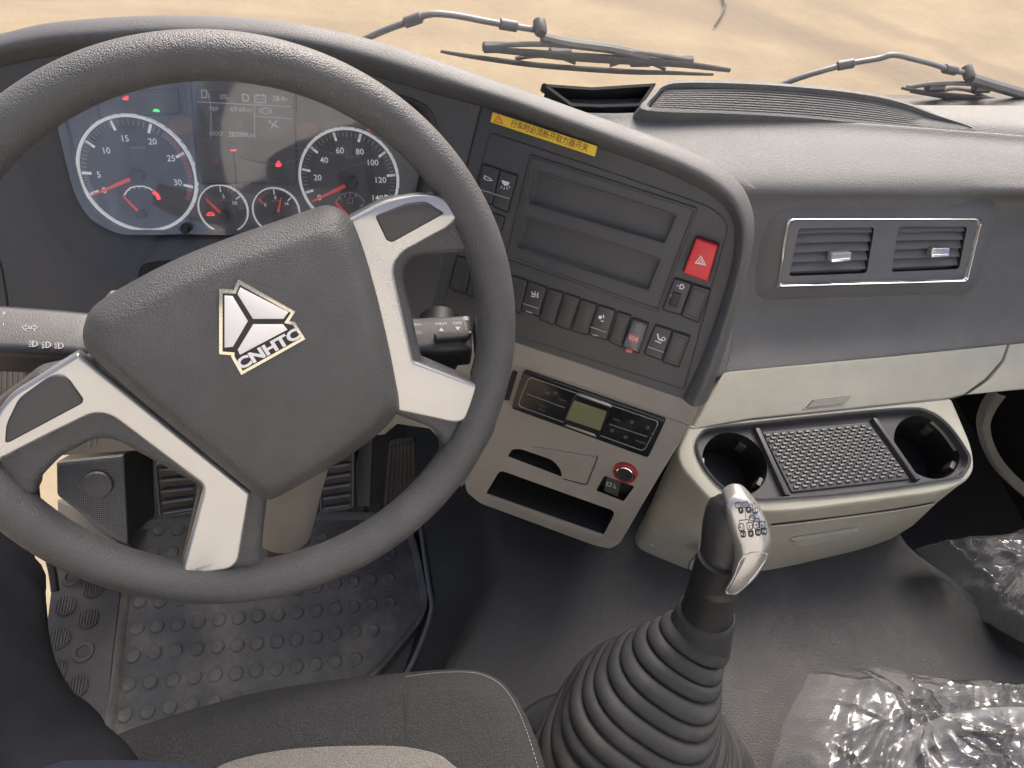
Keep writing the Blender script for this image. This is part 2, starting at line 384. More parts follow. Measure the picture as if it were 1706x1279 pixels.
# tunnel: rows run from the front (firewall) back towards the seats
cre = [(818, 700), (822, 780), (826, 860), (829, 950), (800, 1030), (757, 1105), (725, 1200), (720, 1300)]
edg = [(690, 720), (695, 800), (700, 880), (712, 960), (718, 1005), (690, 1100), (655, 1200), (640, 1300)]
rt_ = [(1470, 700), (1480, 780), (1490, 850), (1510, 905), (1600, 975), (1690, 1060), (1800, 1160), (1900, 1260)]
rows = []
for k_, (a, b, c) in enumerate([(cre[0], edg[0], rt_[0])]+list(zip(cre, edg, rt_))+[(cre[-1], edg[-1], rt_[-1])]):
    A = atz(*a, TZ); B = atz(*b, FZ+.015); Cc = atz(*c, TZ)
    if k_ == 0: A.y = B.y = Cc.y = .95
    if k_ == len(cre)+1: A.y = B.y = Cc.y = -.88
    rows.append([B+V((-.02, 0, -.03)), B, B.lerp(A, .5)+V((.015, 0, -.015)), A+V((-.012, 0, -.022)), A+V((.02, 0, -.002)), A+V((.10, 0, 0)), A.lerp(Cc, .5)+V((0, 0, .004)), Cc+V((-.06, 0, 0)), Cc+V((-.005, 0, -.006)), Cc+V((.012, 0, -.03)), Cc+V((.03, 0, -.2))])
g = grid(rows, 5, 4); struct(part('engine_tunnel', MB().rings(g, False), 'tunnel', smooth=60))
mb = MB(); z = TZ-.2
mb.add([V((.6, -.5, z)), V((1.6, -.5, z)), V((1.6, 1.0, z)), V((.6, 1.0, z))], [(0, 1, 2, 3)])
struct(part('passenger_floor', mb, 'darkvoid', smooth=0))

# unseen rear wall, added for neutral bounce fill (the gauge cover mirrors its edge)
mb = MB(); mb.slab3([V((-.92, -.9, -1.3)), V((1.25, -.9, -1.3)), V((1.25, -.9, .55)), V((-.92, -.9, .55))], V((0, 1, 0)), -.04, 0, .01)
struct(part('rear_bounce_wall', mb, 'bouncegrey'))

# ================================================================ WINDSCREEN AND WIPERS
WSY = 1.16; tl = math.radians(17)
WS = Pl((0, WSY, -.72), (0, -math.cos(tl), -math.sin(tl)))
def wsx(x, dz): return V((x, WSY-math.tan(tl)*dz, -.72+dz))
mb = MB(); o = [wsx(-1.1, -.14), wsx(1.8, -.14), wsx(1.8, .8), wsx(-1.1, .8)]
n_ = V((0, math.cos(tl), math.sin(tl)))
mb.fill(o)
tag(part('windshield', mb, 'glass', loc=(0, WSY, -.72), smooth=0), 'clear windscreen pane rising behind the dashboard top', 'windscreen')
WP = Pl(V((0, WSY+.03, -.72)), n_)
def hitw(x, y, h=0): return WP.hit(x, y)+n_*h
def wiper(label, arm, joint, blade, rods, clips):
    t = thing('windscreen_wiper', label, 'wiper', hitw(*arm[0]), 'windscreen wipers')
    mb = MB(); a = smoothpoly([hitw(*p, .03) for p in arm], 5, False); mb.tube(a, .0065, 10, ell=.8); part('arm', mb, 'wiperarm', t)
    for k in (2, len(arm)-2):
        q = hitw(*arm[k], .03); d = (hitw(*arm[k+1], .03)-q).normalized() if k+1 < len(arm) else V((1, 0, 0))
        part('sleeve', MB().tube([q-d*.016, q-d*.014, q+d*.014, q+d*.016], [.006, .009, .009, .006], 12), 'wiperblack', t)
    j = hitw(*joint, .03); mb = MB()
    mb.tube([j+n_*.012, j+n_*.010, j-n_*.012, j-n_*.016], [.008, .011, .011, .008], 14)
    part('joint', mb, 'wiperblack', t)
    for bl, r0 in blade:
        pts = smoothpoly([hitw(*p, .012) for p in bl], 6, False); N = len(pts)
        part('blade', MB().tube(pts, [r0*(.45+.55*math.sin(math.pi*(i+.6)/(N+.2))) for i in range(N)], 8, ell=1.6), 'wiperblack', t)
    for rd, r0 in rods:
        part('rod', MB().tube(smoothpoly([hitw(*p, .018) for p in rd], 5, False), r0, 8), 'wiperarm', t)
    for c in clips:
        q = hitw(*c, .02); part('clip', MB().tube([q-V((.02, 0, 0)), q-V((.017, 0, 0)), q+V((.017, 0, 0)), q+V((.02, 0, 0))], [.006, .010, .010, .006], 8), 'wiperblack', t)
    return t
wiper('driver-side wiper with bent arm lying behind the tall instrument hood', [(560, 112), (635, 78), (690, 58), (720, 48), (760, 50), (815, 60), (850, 66), (900, 74)], (903, 68),
      [([(735, 95), (790, 104), (900, 118), (1040, 128), (1110, 130), (1190, 133)], .0035), ([(812, 92), (880, 97), (960, 104), (1060, 110), (1140, 116), (1218, 126)], .0055)],
      [([(810, 92), (860, 88), (920, 88), (1000, 94), (1085, 103), (1150, 113)], .0048), ([(905, 76), (950, 86), (1020, 95), (1080, 108)], .0085), ([(860, 112), (890, 107), (930, 108), (960, 118)], .004), ([(1018, 122), (1048, 114), (1080, 116), (1110, 128)], .004)],
      [(825, 94), (935, 103), (1070, 117), (1140, 116)])
wiper('passenger-side wiper with bent arm at the top right', [(1285, 172), (1340, 150), (1415, 129), (1470, 119), (1495, 113), (1530, 120), (1565, 129), (1590, 137), (1615, 142)], (1620, 141),
      [([(1505, 155), (1560, 164), (1640, 172), (1720, 185), (1800, 200)], .0035), ([(1520, 160), (1600, 172), (1660, 184), (1740, 200)], .0045)],
      [([(1515, 158), (1560, 152), (1620, 152), (1690, 162), (1760, 178)], .0045), ([(1620, 143), (1660, 155), (1720, 172)], .011), ([(1560, 168), (1590, 160), (1620, 163), (1650, 175)], .004)],
      [(1562, 158), (1640, 160)])
# dark cowl outside below the glass
mb = MB(); rows = [[V((x, 1.03-.04*abs(x-.3)**2, -.78)) for x in (-1, -.4, .2, .8, 1.3)], [V((x, 1.14, -.82)) for x in (-1, -.4, .2, .8, 1.3)], [V((x, 1.30, -.88)) for x in (-1, -.4, .2, .8, 1.3)], [V((x, 1.34, -1.0)) for x in (-1, -.4, .2, .8, 1.3)]]
tag(part('cowl_panel', MB().rings(grid(rows, 4, 4), False), 'gloss_dark', loc=(0, 1.14, -.75)), 'dark cowl panel under the wipers outside the glass', 'cowl')
# dead twig on the sand
G = Pl((0, 0, GZ), (0, 0, 1))
mb = MB(); tw = [(1200, -8), (1207, 14), (1200, 30), (1189, 48)]; mb.tube([G.hit(*p, .02) for p in tw], [.006, .008, .007, .005], 6)
tag(part('twig', mb, 'black', loc=G.hit(1200, 20)), 'thin dark bent twig lying on the sand outside', 'twig')

# ================================================================ DASHBOARD
dash = thing('dashboard', 'dark grey moulded dashboard with driver hood and beige lower trim', 'dashboard', (.45, .75, -.8))
# --- passenger pad (rows from the beige edge up and over to the grille shelf)
def padrow(pts, fn, back=0): return [fn(*p)+V((0, back, 0)) for p in pts]
def atys(x, y, s): return at(x, y, s)
rows = []
S0 = [STRIP.hit(x, y, -.002) for x, y in ((1150, 626), (1215, 620), (1330, 609), (1460, 597), (1580, 585), (1690, 574), (1800, 562))]
rows.append([p+V((0, .012, -.01)) for p in S0]); rows.append(S0)
rows.append([at(x, y, s) for x, y, s in ((1165, 590, 1.07), (1222, 575, 1.095), (1330, 562, 1.115), (1460, 549, 1.125), (1580, 538, 1.14), (1690, 528, 1.15), (1800, 516, 1.17))])
rows.append([VENT.hit(x, y, -.012) for x, y in ((1180, 505), (1238, 500), (1330, 497), (1460, 490), (1580, 485))]+[at(1690, 478, 1.14), at(1800, 470, 1.17)])
rows.append([VENT.hit(x, y, -.014) for x, y in ((1210, 420), (1262, 415), (1330, 413), (1460, 411), (1580, 409))]+[at(1690, 405, 1.12), at(1800, 400, 1.15)])
rows.append([VENT.hit(x, y, -.006) for x, y in ((1215, 345), (1262, 343), (1330, 342), (1460, 341), (1580, 341))]+[at(1690, 342, 1.10), at(1800, 342, 1.13)])
def zrow(pts, z): return [atz(x, y, z) for x, y in pts]
X7 = (1200, 1262, 1330, 1460, 1580, 1690, 1800)
rows.append(zrow([(x, y) for x, y in zip(X7, (316, 318, 319, 320, 320, 322, 325))], -.645))
rows.append(zrow([(x, y) for x, y in zip((1150, 1240, 1330, 1460, 1590, 1700, 1810), (285, 288, 290, 292, 294, 298, 304))], -.634))
rows.append(zrow([(x, y) for x, y in zip((1050, 1180, 1320, 1460, 1600, 1715, 1830), (240, 243, 247, 251, 256, 264, 274))], -.628))
rows.append(zrow([(x, y) for x, y in zip((985, 1120, 1290, 1450, 1610, 1720, 1840), (203, 207, 213, 221, 232, 241, 254))], -.626))
L6 = ((940, 186), (1100, 187), (1270, 194), (1450, 206), (1622, 219), (1720, 227), (1850, 240))
rows.append(zrow(L6, -.622))
rows.append([p+V((0, .006, -.010)) for p in zrow(L6, -.622)])
L7 = ((930, 182), (1100, 183), (1270, 189), (1450, 200), (1630, 214), (1720, 221), (1850, 232))
rows.append([p+V((0, .03, 0)) for p in zrow(L7, -.634)])
rows.append([V((p.x*1.03, 1.03, -.72)) for p in zrow(L7, -.634)])
rows.append([V((p.x*1.03, 1.08, -.82)) for p in zrow(L7, -.634)])
rows = [[r[0]+V((-.42, .05, 0))]+r+[r[-1]+V((.18, .0, 0))] for r in rows]
part('pad', MB().rings(grid(rows, 6, 6), False), 'pad_lit', dash, smooth=70)
# --- windscreen demister pod with lengthwise slats
POD = Pl(atz(1350, 197, -.6195), (0.035, -.22, 1))
out = smoothpoly([(1060, 183), (1078, 160), (1098, 141), (1135, 131), (1240, 133), (1350, 141), (1460, 155), (1515, 170), (1570, 194), (1636, 219), (1560, 222), (1450, 211), (1330, 200), (1200, 193), (1110, 191)], 4)
inn = smoothpoly([(1082, 178), (1095, 160), (1110, 146), (1150, 143), (1240, 145), (1350, 152), (1440, 163), (1500, 176), (1550, 193), (1612, 214), (1560, 213), (1450, 202), (1330, 191), (1200, 184), (1110, 181)], 4)
o3 = POD.poly(out); i3 = POD.poly(inn)
mb = MB(); n = POD.n; om = [a.lerp(b, .30) for a, b in zip(o3, i3)]; om2 = [a.lerp(b, .75) for a, b in zip(o3, i3)]
mb.rings([[p-n*.06 for p in o3], [p-n*.012 for p in o3], [p+n*.002 for p in om], [p+n*.003 for p in om2], [p-n*.002 for p in i3], [p-n*.018 for p in i3]])
pod = part('demister_pod', mb, 'pad_lit', dash, smooth=60)
P('grille_bed', 'black', pod, 'fill', [p-n*.012 for p in i3])
NS = 10
for k in range(NS):
    t = (k+.5)/NS; mb = MB()
    # slat runs from the left slanted edge to the long right edge, following the pod
    A = V((1082, 178)).lerp(V((1112, 146)), t)
    T = [V((1110, 146)), V((1240, 145)), V((1350, 152)), V((1440, 163)), V((1505, 178)), V((1556, 196))]
    B = [V((1082, 178)), V((1200, 184)), V((1330, 191)), V((1450, 202)), V((1560, 213)), V((1612, 214))]
    pts = smoothpoly([b.lerp(a, t) for a, b in zip(T, B)], 4, False)
    c = [POD.hit(p.x, p.y, -.004) for p in pts]; wd = .0011
    mb.rings([[q+V((0, -wd, .0005)) for q in c], [q+V((0, wd*.6, .0012)) for q in c], [q+V((0, wd, -.006)) for q in c], [q+V((0, -wd*.6, -.007)) for q in c], [q+V((0, -wd, .0005)) for q in c]], False)
    part('slat', mb, 'pad_lit', pod)
# dark storage slot left of the pod
SL = Pl(atz(1000, 165, -.615), (0, -.5, 1))
mb = MB(); sl_o = rpoly([(908, 148), (985, 152), (1085, 146), (1062, 176), (1000, 178), (958, 176)], 4); mb.pan(SL, sl_o, .004, .05); mb.frame_(SL, rpoly([(900, 143), (985, 149), (1092, 142), (1066, 180), (1000, 182), (950, 180)], 4), 5, -.01, .006)
part('storage_slot', mb, 'darkvoid', dash, label='dark empty slot left of the demister slats')
# yellowish stain on the lip
# --- air vents
bez_o = rpoly([(1310, 361, 16), (1638, 361, 14), (1612, 470, 5), (1292, 479, 5)], 6, 6)
bez_i = rpoly([(1316, 367, 14), (1630, 367, 12), (1606, 464, 4), (1300, 472, 4)], 6, 6)
boss = rpoly([(1300, 352, 22), (1650, 352, 20), (1621, 480, 10), (1280, 490, 10)], 6, 6)
mb = MB(); b3 = VENT.poly(boss); c3 = VENT.poly(bez_o)
mb.rings([[p-VENT.n*.018 for p in offset(b3, VENT.n, -.022)], [p-VENT.n*.009 for p in offset(b3, VENT.n, -.008)], [p-VENT.n*.002 for p in c3], [p-VENT.n*.010 for p in c3]])
part('vent_surround', mb, 'pad_lit', dash, smooth=70)
ob = VENT.poly(bez_o); ib = VENT.poly(bez_i); n = VENT.n
mb = MB(); mb.rings([[p-n*.008 for p in ob], [p+n*.001 for p in ob], [p+n*.004 for p in [a.lerp(b, .5) for a, b in zip(ob, ib)]], [p+n*.001 for p in ib], [p-n*.006 for p in ib]])
part('chrome_trim', mb, 'chrome', dash, smooth=50)
h1 = rpoly([(1332, 381), (1459, 379), (1446, 456), (1316, 461)], 6); h2 = rpoly([(1499, 378), (1614, 378), (1600, 449), (1487, 454)], 6)
mb = MB(); mb.plate(VENT, bez_i, [h1, h2], -.003, .006); part('vent_plate', mb, 'ventgrey', dash, smooth=30)
for hh, cor, tabq, lt in ((h1, [(1332, 381), (1459, 379), (1446, 456), (1316, 461)], [(1383, 420), (1416, 418), (1414, 431), (1380, 434)], 'left air vent with its dark tab on the third louvre'), (h2, [(1499, 378), (1614, 378), (1600, 449), (1487, 454)], [(1549, 412), (1579, 411), (1577, 424), (1546, 426)], 'right air vent with its bright tab on the third louvre')):
    mb = MB(); mb.pan(VENT, hh, -.004, .045); av = part('air_vent', mb, 'darkvoid', dash, smooth=30, label=lt)
    TL, TR, BR, BL = [V(c) for c in cor]
    for k in range(5):
        t = (k+.55)/5; a = TL.lerp(BL, t); b = TR.lerp(BR, t)
        A = VENT.hit(a.x+1, a.y, -.007); B = VENT.hit(b.x-1, b.y, -.007); mid = A.lerp(B, .5)-n*.0-V((0, 0, -.0012))
        r1 = [A, mid, B]; up = V((0, 0, .0012)); bk = V((0, .022, .010))
        mb = MB(); mb.rings([[q-up for q in r1], [q-V((0, .0015, 0)) for q in r1], [q+up for q in r1], [q+up+bk for q in r1], [q-up+bk for q in r1], [q-up for q in r1]], False)
        part('slat', mb, 'ventgrey', av, smooth=30)
    mb = MB(); mb.slab(VENT, rpoly(tabq, 3), -.006, .006, .002); part('tab', mb, 'silver' if hh is h2 else 'lightgrey', av)
    mb = MB(); q = [(tabq[3][0]+1, tabq[3][1]-4), (tabq[2][0]-1, tabq[2][1]-4), (tabq[2][0]-1, tabq[2][1]+1), (tabq[3][0]+1, tabq[3][1]+1)]
    mb.slab(VENT, rpoly(q, 1.5), .002, .0075, .001); part('tab_edge', mb, 'chrome', av)
# --- beige strip under the pad
ST = STRIP
mb = MB(); so_ = [(1150, 717), (1205, 621), (1215, 619), (1330, 608), (1460, 596), (1580, 584), (1677, 574), (1668, 600), (1640, 632), (1604, 658), (1580, 664), (1400, 683), (1250, 698)]
mb.slab(ST, so_, -.03, .003, .003); tb = part('beige_trim', mb, 'beige2', dash)
mb = MB(); mb.slab(ST, [(1681, 574), (1800, 562), (1800, 640), (1706, 648), (1612, 657), (1648, 633), (1672, 602)], -.03, .002, .002); part('beige_end_trim', mb, 'beige2', dash)
mb = MB(); mb.slab(ST, [(1200, 624), (1700, 575), (1690, 630), (1600, 664), (1160, 712)], -.028, -.012, 0); part('trim_backing', mb, 'seam', dash, smooth=0)
# small louvred slot in the strip
q = [(1348, 667), (1415, 658), (1404, 673), (1335, 680)]
mb = MB(); mb.frame_(ST, rpoly([(1350, 665), (1418, 657), (1406, 675), (1334, 682)], 2), 2, .002, .0045, .0008); part('slot_frame', mb, 'beige2', tb)
for k in range(4):
    t = (k+.3)/4; a = V((1352, 667)).lerp(V((1340, 680)), t); b = V((1412, 660)).lerp(V((1402, 672)), t)
    P('slot_louvre', 'beige' if k % 2 else 'beige', tb, 'stroke', ST, [(a.x, a.y), (b.x, b.y)], 2.2, .0052, False, .003)

# --- driver's hood: swept roll from the left round to the right of the switch panel
hood = [  # outer silhouette, inner lip, plane
 ((-120, 82), (-120, 150), FL), ((0, 56), (0, 112), FL), ((80, 38), (80, 95), FL), ((190, 28), (190, 84), FL), ((300, 25), (300, 80), FL), ((420, 30), (415, 85), FL), ((520, 43), (510, 98), FL), ((620, 66), (605, 121), FL), ((710, 94), (690, 146), FL), ((800, 125), (776, 170), FL),
 ((880, 152), (850, 190), FC), ((960, 181), (925, 217), FC), ((1050, 213), (1010, 250), FC), ((1130, 243), (1085, 277), FC), ((1190, 271), (1140, 301), FC), ((1230, 303), (1185, 324), FC), ((1250, 338), (1213, 352), FC), ((1257, 380), (1224, 385), FC), ((1250, 430), (1221, 430), FC), ((1236, 490), (1206, 490), FC), ((1216, 560), (1183, 560), FC), ((1196, 622), (1158, 622), FC), ((1178, 668), (1138, 662), FC)]
ra = []
for (a, b, pl) in hood:
    n = pl.n; A = pl.hit(*a); B = pl.hit(*b); M1 = A.lerp(B, .18); M2 = A.lerp(B, .5); M3 = A.lerp(B, .85); nn = n
    side = (A-B).normalized()
    ra.append([A+V((0, .06, -.30)), A+V((0, .035, -.16)), A+V((0, .018, -.06)), A+V((0, .006, -.014)), A, M1+n*.014, M2+n*.022, M3+n*.012, B+n*.002, B-n*.012])
g = grid(ra, 4, 4); part('hood', MB().rings(g, False), 'pad', dash, smooth=75)
# --- instrument fascia with the cluster opening
FLo = [(-120, 140), (0, 104), (80, 86), (190, 75), (300, 71), (415, 76), (510, 88), (605, 110), (690, 135), (803, 172), (790, 225), (778, 275), (760, 340), (742, 420), (722, 520), (710, 580), (500, 585), (200, 585), (-120, 575)]
clo = smoothpoly([(30, 255), (45, 300), (62, 345), (88, 390), (120, 425), (160, 452), (200, 464), (228, 467), (236, 447), (250, 437), (300, 432), (450, 425), (600, 425), (690, 400), (722, 330), (735, 250), (722, 190), (690, 165), (600, 138), (500, 116), (400, 102), (280, 100), (150, 118), (70, 150), (35, 200)], 3)
cli = smoothpoly([(95, 208), (108, 262), (121, 312), (136, 345), (152, 365), (178, 381), (205, 390), (230, 391), (262, 391), (300, 390), (360, 391), (450, 392), (600, 395), (668, 380), (692, 320), (703, 250), (700, 200), (668, 170), (590, 146), (495, 128), (400, 118), (280, 118), (170, 138), (110, 165), (93, 185)], 3)
mb = MB(); mb.plate(FL, FLo, [clo], 0, .02); part('instrument_fascia', mb, 'fascia', dash, smooth=30)
mb = MB(); a3 = FL.poly(clo); b3 = FL.poly(cli); n = FL.n
mb.rings([[p+n*.0 for p in a3], [p+n*.003 for p in offset(a3, n, .0008)], [p+n*.0025 for p in offset(a3, n, .002)], [a.lerp(b, .4)-n*.006 for a, b in zip(a3, b3)], [b-n*.018 for b in b3], [b-n*.028 for b in b3]])
part('cluster_surround', mb, 'fascia', dash, smooth=60)
P('notch', 'darkvoid', dash, 'slab', FL, smoothpoly([(229, 470), (238, 446), (252, 436), (300, 430), (420, 422), (430, 470), (330, 490), (235, 485)], 3), .002, .0045, .001, label='dark column cut-out below the gauges')
# seam at the far left (lower left, vertical gap)
P('fascia_seam', 'seam', dash, 'stroke', FL, [(-2, 432), (4, 450), (12, 500), (14, 520)], 2.5, .001)
P('fascia_seam', 'seam', dash, 'stroke', FL, [(803, 173), (790, 225), (778, 275), (764, 335), (748, 402)], 2.2, .001)
# --- beige knee panel under the fascia, behind the wheel
kp = [(-120, 566), (300, 572), (700, 574), (868, 572), (850, 640), (815, 740), (780, 800), (738, 788), (733, 735), (715, 716), (662, 708), (640, 726), (420, 742), (200, 754), (-120, 775)]
mb = MB(); mb.slab(FLB, kp, -.03, .0, .004); kn = part('knee_panel', mb, 'beige', dash, label='ribbed beige knee panel behind the steering wheel')
for k in range(26):
    x = -60+k*9
    P('rib', 'beige', kn, 'stroke', FLB, [(x, 585), (x-6, 745)], 3.0, .0014, False, .0014)
P('knee_panel_seam', 'seam', kn, 'stroke', FLB, [(794, 585), (778, 650), (765, 700)], 2.2, .001)
# round light switch at the left
KN = FLB; c = KN.hit(95, 622); u, v = frame(KN.n)
ls = part('light_switch', MB().rings([ring3(c, u, v, .033), ring3(c+KN.n*.010, u, v, .032), ring3(c+KN.n*.012, u, v, .029)], True, False, True), 'black', dash)
text('lettering', 'O', 'lightgrey', ls, KN, 89, 598, 7, h=.0128)

# ================================================================ INSTRUMENT CLUSTER
CL = Pl(FL.o-FL.n*.026, FL.n); cn = CL.n
clu = thing('instrument_cluster', 'instrument cluster with round dials and central screen behind the wheel', 'instrument cluster', CL.hit(400, 390))
mb = MB(); mb.slab(CL, smoothpoly([(60, 180), (90, 270), (115, 360), (190, 400), (300, 402), (600, 405), (690, 390), (720, 260), (710, 180), (590, 130), (400, 105), (250, 108), (110, 140)], 4), -.01, 0)
part('face', mb, 'clusterface', clu, smooth=0)
cu_, cv_ = frame(cn); cu_ = -cu_ if cu_.dot(RT) < 0 else cu_; cv_ = -cv_ if cv_.dot(UP) < 0 else cv_
def dial(cx, cy, rx, label, angs, majors, minor_n, numerals, needle_a, needle_len, hub, redfrom=None, pxr=None, numh=9, ticklen=(.16, .09), numr=.72, unit=None, greenpart=False):
    # circle drawn in the dial plane; angles in degrees, counter-clockwise from the right
    c = CL.hit(cx, cy); R = rx*CL.px(cx, cy)
    d = part('dial', MB().rings([ring3(c, cu_, cv_, R), ring3(c+cn*.003, cu_, cv_, R*.995), ring3(c+cn*.002, cu_, cv_, R*.9)], True, False, True), 'dial', clu, label=label)
    part('ring', MB().rings([ring3(c+cn*.001, cu_, cv_, R*1.0, 56), ring3(c+cn*.0055, cu_, cv_, R*.985, 56), ring3(c+cn*.0055, cu_, cv_, R*.955, 56), ring3(c+cn*.002, cu_, cv_, R*.94, 56)]), 'dialwhite', d)
    def pt(a, r, h=.0035): a = math.radians(a); return c+cu_*(R*r*math.cos(a))+cv_*(R*r*math.sin(a))+cn*h
    def bar(mb, a, r0, r1, w0, w1=None, h=.0035):
        w1 = w0 if w1 is None else w1; p0, p1 = pt(a, r0, h), pt(a, r1, h); t = (p1-p0).normalized(); s_ = cn.cross(t); R_ = R
        mb.add([p0-s_*w0*R_, p0+s_*w0*R_, p1+s_*w1*R_, p1-s_*w1*R_], [(0, 1, 2, 3)])
    def ang(v):
        ks = sorted(angs)
        for a, b in zip(ks, ks[1:]):
            if a <= v <= b: return angs[a]+(angs[b]-angs[a])*(v-a)/(b-a)
    mj, mn, rd, gr = MB(), MB(), MB(), MB()
    for v in majors: bar(mj, ang(v), .92, .92-ticklen[0], .022)
    lo, hi = min(angs), max(angs)
    for i in range(minor_n+1):
        v = lo+(hi-lo)*i/minor_n
        bar(mn, ang(v), .91, .91-ticklen[1], .009)
        if redfrom is not None and v > redfrom and i < minor_n:
            bar(rd, ang(v+(hi-lo)/minor_n/2), .92, .92-ticklen[1]*1.0, .022, h=.0033)
        elif redfrom is not None and v < 16:
            bar(gr, ang(min(hi, v+(hi-lo)/minor_n/2)), .91, .91-ticklen[1], .016, h=.0031)
    part('tick_marks', mj, 'dialwhite', d, 0); part('tick_marks', mn, 'lightgrey', d, 0)
    if rd.v: part('red_marks', rd, 'rose', d, 0)
    if gr.v: part('grey_marks', gr, 'greyshroud', d, 0)
    mb = MB()
    for s_, x, y in numerals: textmb(mb, s_, CL, x, y, numh, h=.0036, bold=.004)
    if numerals: part('numerals', mb, 'dialwhite', d, 0)
    if unit: text('unit', unit[0], 'lightgrey', d, CL, unit[1], unit[2], unit[3], h=.0036, bold=.01)
    hc = CL.hit(*hub[:2]); hr = hub[2]*CL.px(cx, cy)
    tip = CL.hit(*needle_a); t = (tip-hc).normalized(); s_ = cn.cross(t); p0 = hc+t*hr*.5
    part('needle', MB().slab3([p0-s_*hr*.28, tip-s_*hr*.1, tip+s_*hr*.1, p0+s_*hr*.28], cn, .006, .0078), 'needle', d, 0)
    part('needle_hub', MB().rings([ring3(hc+cn*.003, cu_, cv_, hr*1.05, 20), ring3(hc+cn*.010, cu_, cv_, hr, 20), ring3(hc+cn*.012, cu_, cv_, hr*.8, 20)], True, False, True), 'black', d)
    return d
d1 = dial(231, 290, 97, 'large tachometer dial at the left with red marks', {0: 204, 5: 181, 10: 146, 15: 109, 20: 68, 25: 26, 30: -10, 33: -26}, (0, 5, 10, 15, 20, 25, 30), 50,
     [('0', 176, 316), ('5', 167, 290), ('10', 179, 250), ('15', 210, 230), ('20', 256, 235), ('25', 287, 263), ('30', 298, 303)], (161, 321), 60, (233, 291, 12), redfrom=21.5, numh=10, unit=('1/minx100', 231, 244.5, 4.5))
# small temperature arc inside it
mb = MB(); mb.stroke(CL, [(209, 324), (213, 317), (220, 311), (230, 309), (241, 309), (250, 312), (256, 316)], 2, .0036); part('temperature_arc', mb, 'dialwhite', d1, 0)
mb = MB(); mb.stroke(CL, [(257, 318), (263, 323), (267, 331)], 6, .0036); part('temperature_arc', mb, 'redlamp', d1, 0)
mb = MB()
for a, b in (((216, 314), (219, 317)), ((225, 310), (226, 314)), ((234, 309), (234, 313)), ((245, 310), (244, 314))): mb.stroke(CL, [a, b], 1, .0037)
part('tick_marks', mb, 'white', d1, 0)
hc = CL.hit(239, 354); tip = CL.hit(209, 324); t_ = (tip-hc).normalized(); s_ = cn.cross(t_)
part('needle', MB().slab3([hc-s_*.0016, tip-s_*.0006, tip+s_*.0006, hc+s_*.0016], cn, .006, .0075), 'needle', d1, 0)
part('needle_hub', MB().rings([ring3(hc+cn*.003, cu_, cv_, .0055, 20), ring3(hc+cn*.010, cu_, cv_, .005, 20)], True, False, True), 'black', d1)
mb = MB(); textmb(mb, 'C', CL, 219, 331, 4, h=.0036); textmb(mb, 'H', CL, 258, 333, 4, h=.0036); mb.stroke(CL, [(265, 344), (271, 344)], 1.2); mb.stroke(CL, [(268, 344), (268, 337)], 2); part('numerals', mb, 'lightgrey', d1, 0)
d2 = dial(582, 297, 83, 'large speedometer dial at the right up to 140', {0: 200, 20: 171, 40: 141, 60: 107, 80: 74, 100: 38, 120: 8, 140: -22}, (0, 20, 40, 60, 80, 100, 120, 140), 42,
     [('0', 533, 328), ('20', 530, 295), ('40', 541, 266), ('60', 567, 250), ('80', 600, 252), ('100', 621, 270), ('120', 634, 299), ('140', 629, 329)], (522, 333), 50, (587, 302, 11), numh=9.5, unit=('km/h', 584, 261, 4.5))
mb = MB(); mb.stroke(CL, [(561, 334), (566, 326), (574, 321), (584, 319), (594, 322), (602, 327), (608, 336)], 1.2, .0036)
for a in ((566, 327, 569, 331), (574, 322, 576, 327), (584, 319, 584, 327), (594, 322, 592, 327), (606, 338, 601, 343)): mb.stroke(CL, [a[:2], a[2:]], 2.2, .0037)
mb.stroke(CL, [(581, 329), (588, 329), (588, 337), (581, 337)], 1.5, .0036, True); part('tick_marks', mb, 'white', d2, 0)
hc = CL.hit(590, 366); tip = CL.hit(560, 334); t_ = (tip-hc).normalized(); s_ = cn.cross(t_)
part('needle', MB().slab3([hc-s_*.0016, tip-s_*.0008, tip+s_*.0008, hc+s_*.0016], cn, .006, .0075), 'needle', d2, 0)
d3 = dial(373, 347, 41, 'small oil pressure dial left of centre', {0: 135, 5: 92, 10: 38}, (5, 10), 10, [('5', 374, 326), ('10', 392, 337)], (346, 329), 30, (376, 357, 8), numh=6, ticklen=(.22, .14))
mb = MB(); mb.stroke(CL, [(346, 357), (349, 353), (355, 353), (358, 357), (346, 357)], 1.6, .0036); part('oil_mark', mb, 'redlamp', d3, 0)
mb = MB(); mb.stroke(CL, [(396, 345), (399, 343), (404, 344), (407, 346), (398, 347)], 1.2, .0036); textmb(mb, 'x0.1MPa', CL, 375, 332, 3, h=.0036); part('lettering', mb, 'lightgrey', d3, 0)
d4 = dial(461, 350, 39, 'small air pressure dial right of centre', {0: 148, 8: 92, 14: 42}, (8, 14), 9, [('0', 443, 340), ('8', 460, 328), ('14', 478, 338)], (470, 327), 30, (464, 358, 8), numh=5.5, ticklen=(.22, .14))
mb = MB(); mb.stroke(CL, [(434, 329), (440, 337)], 2.4, .006); part('needle', mb, 'needle', d4, 0)
mb = MB(); mb.stroke(CL, [(436, 330), (441, 323), (448, 319)], 1.0, .0036); part('red_marks', mb, 'rose', d4, 0)
text('lettering', 'x0.1MPa', 'lightgrey', d4, CL, 461, 333.5, 3, h=.0036)
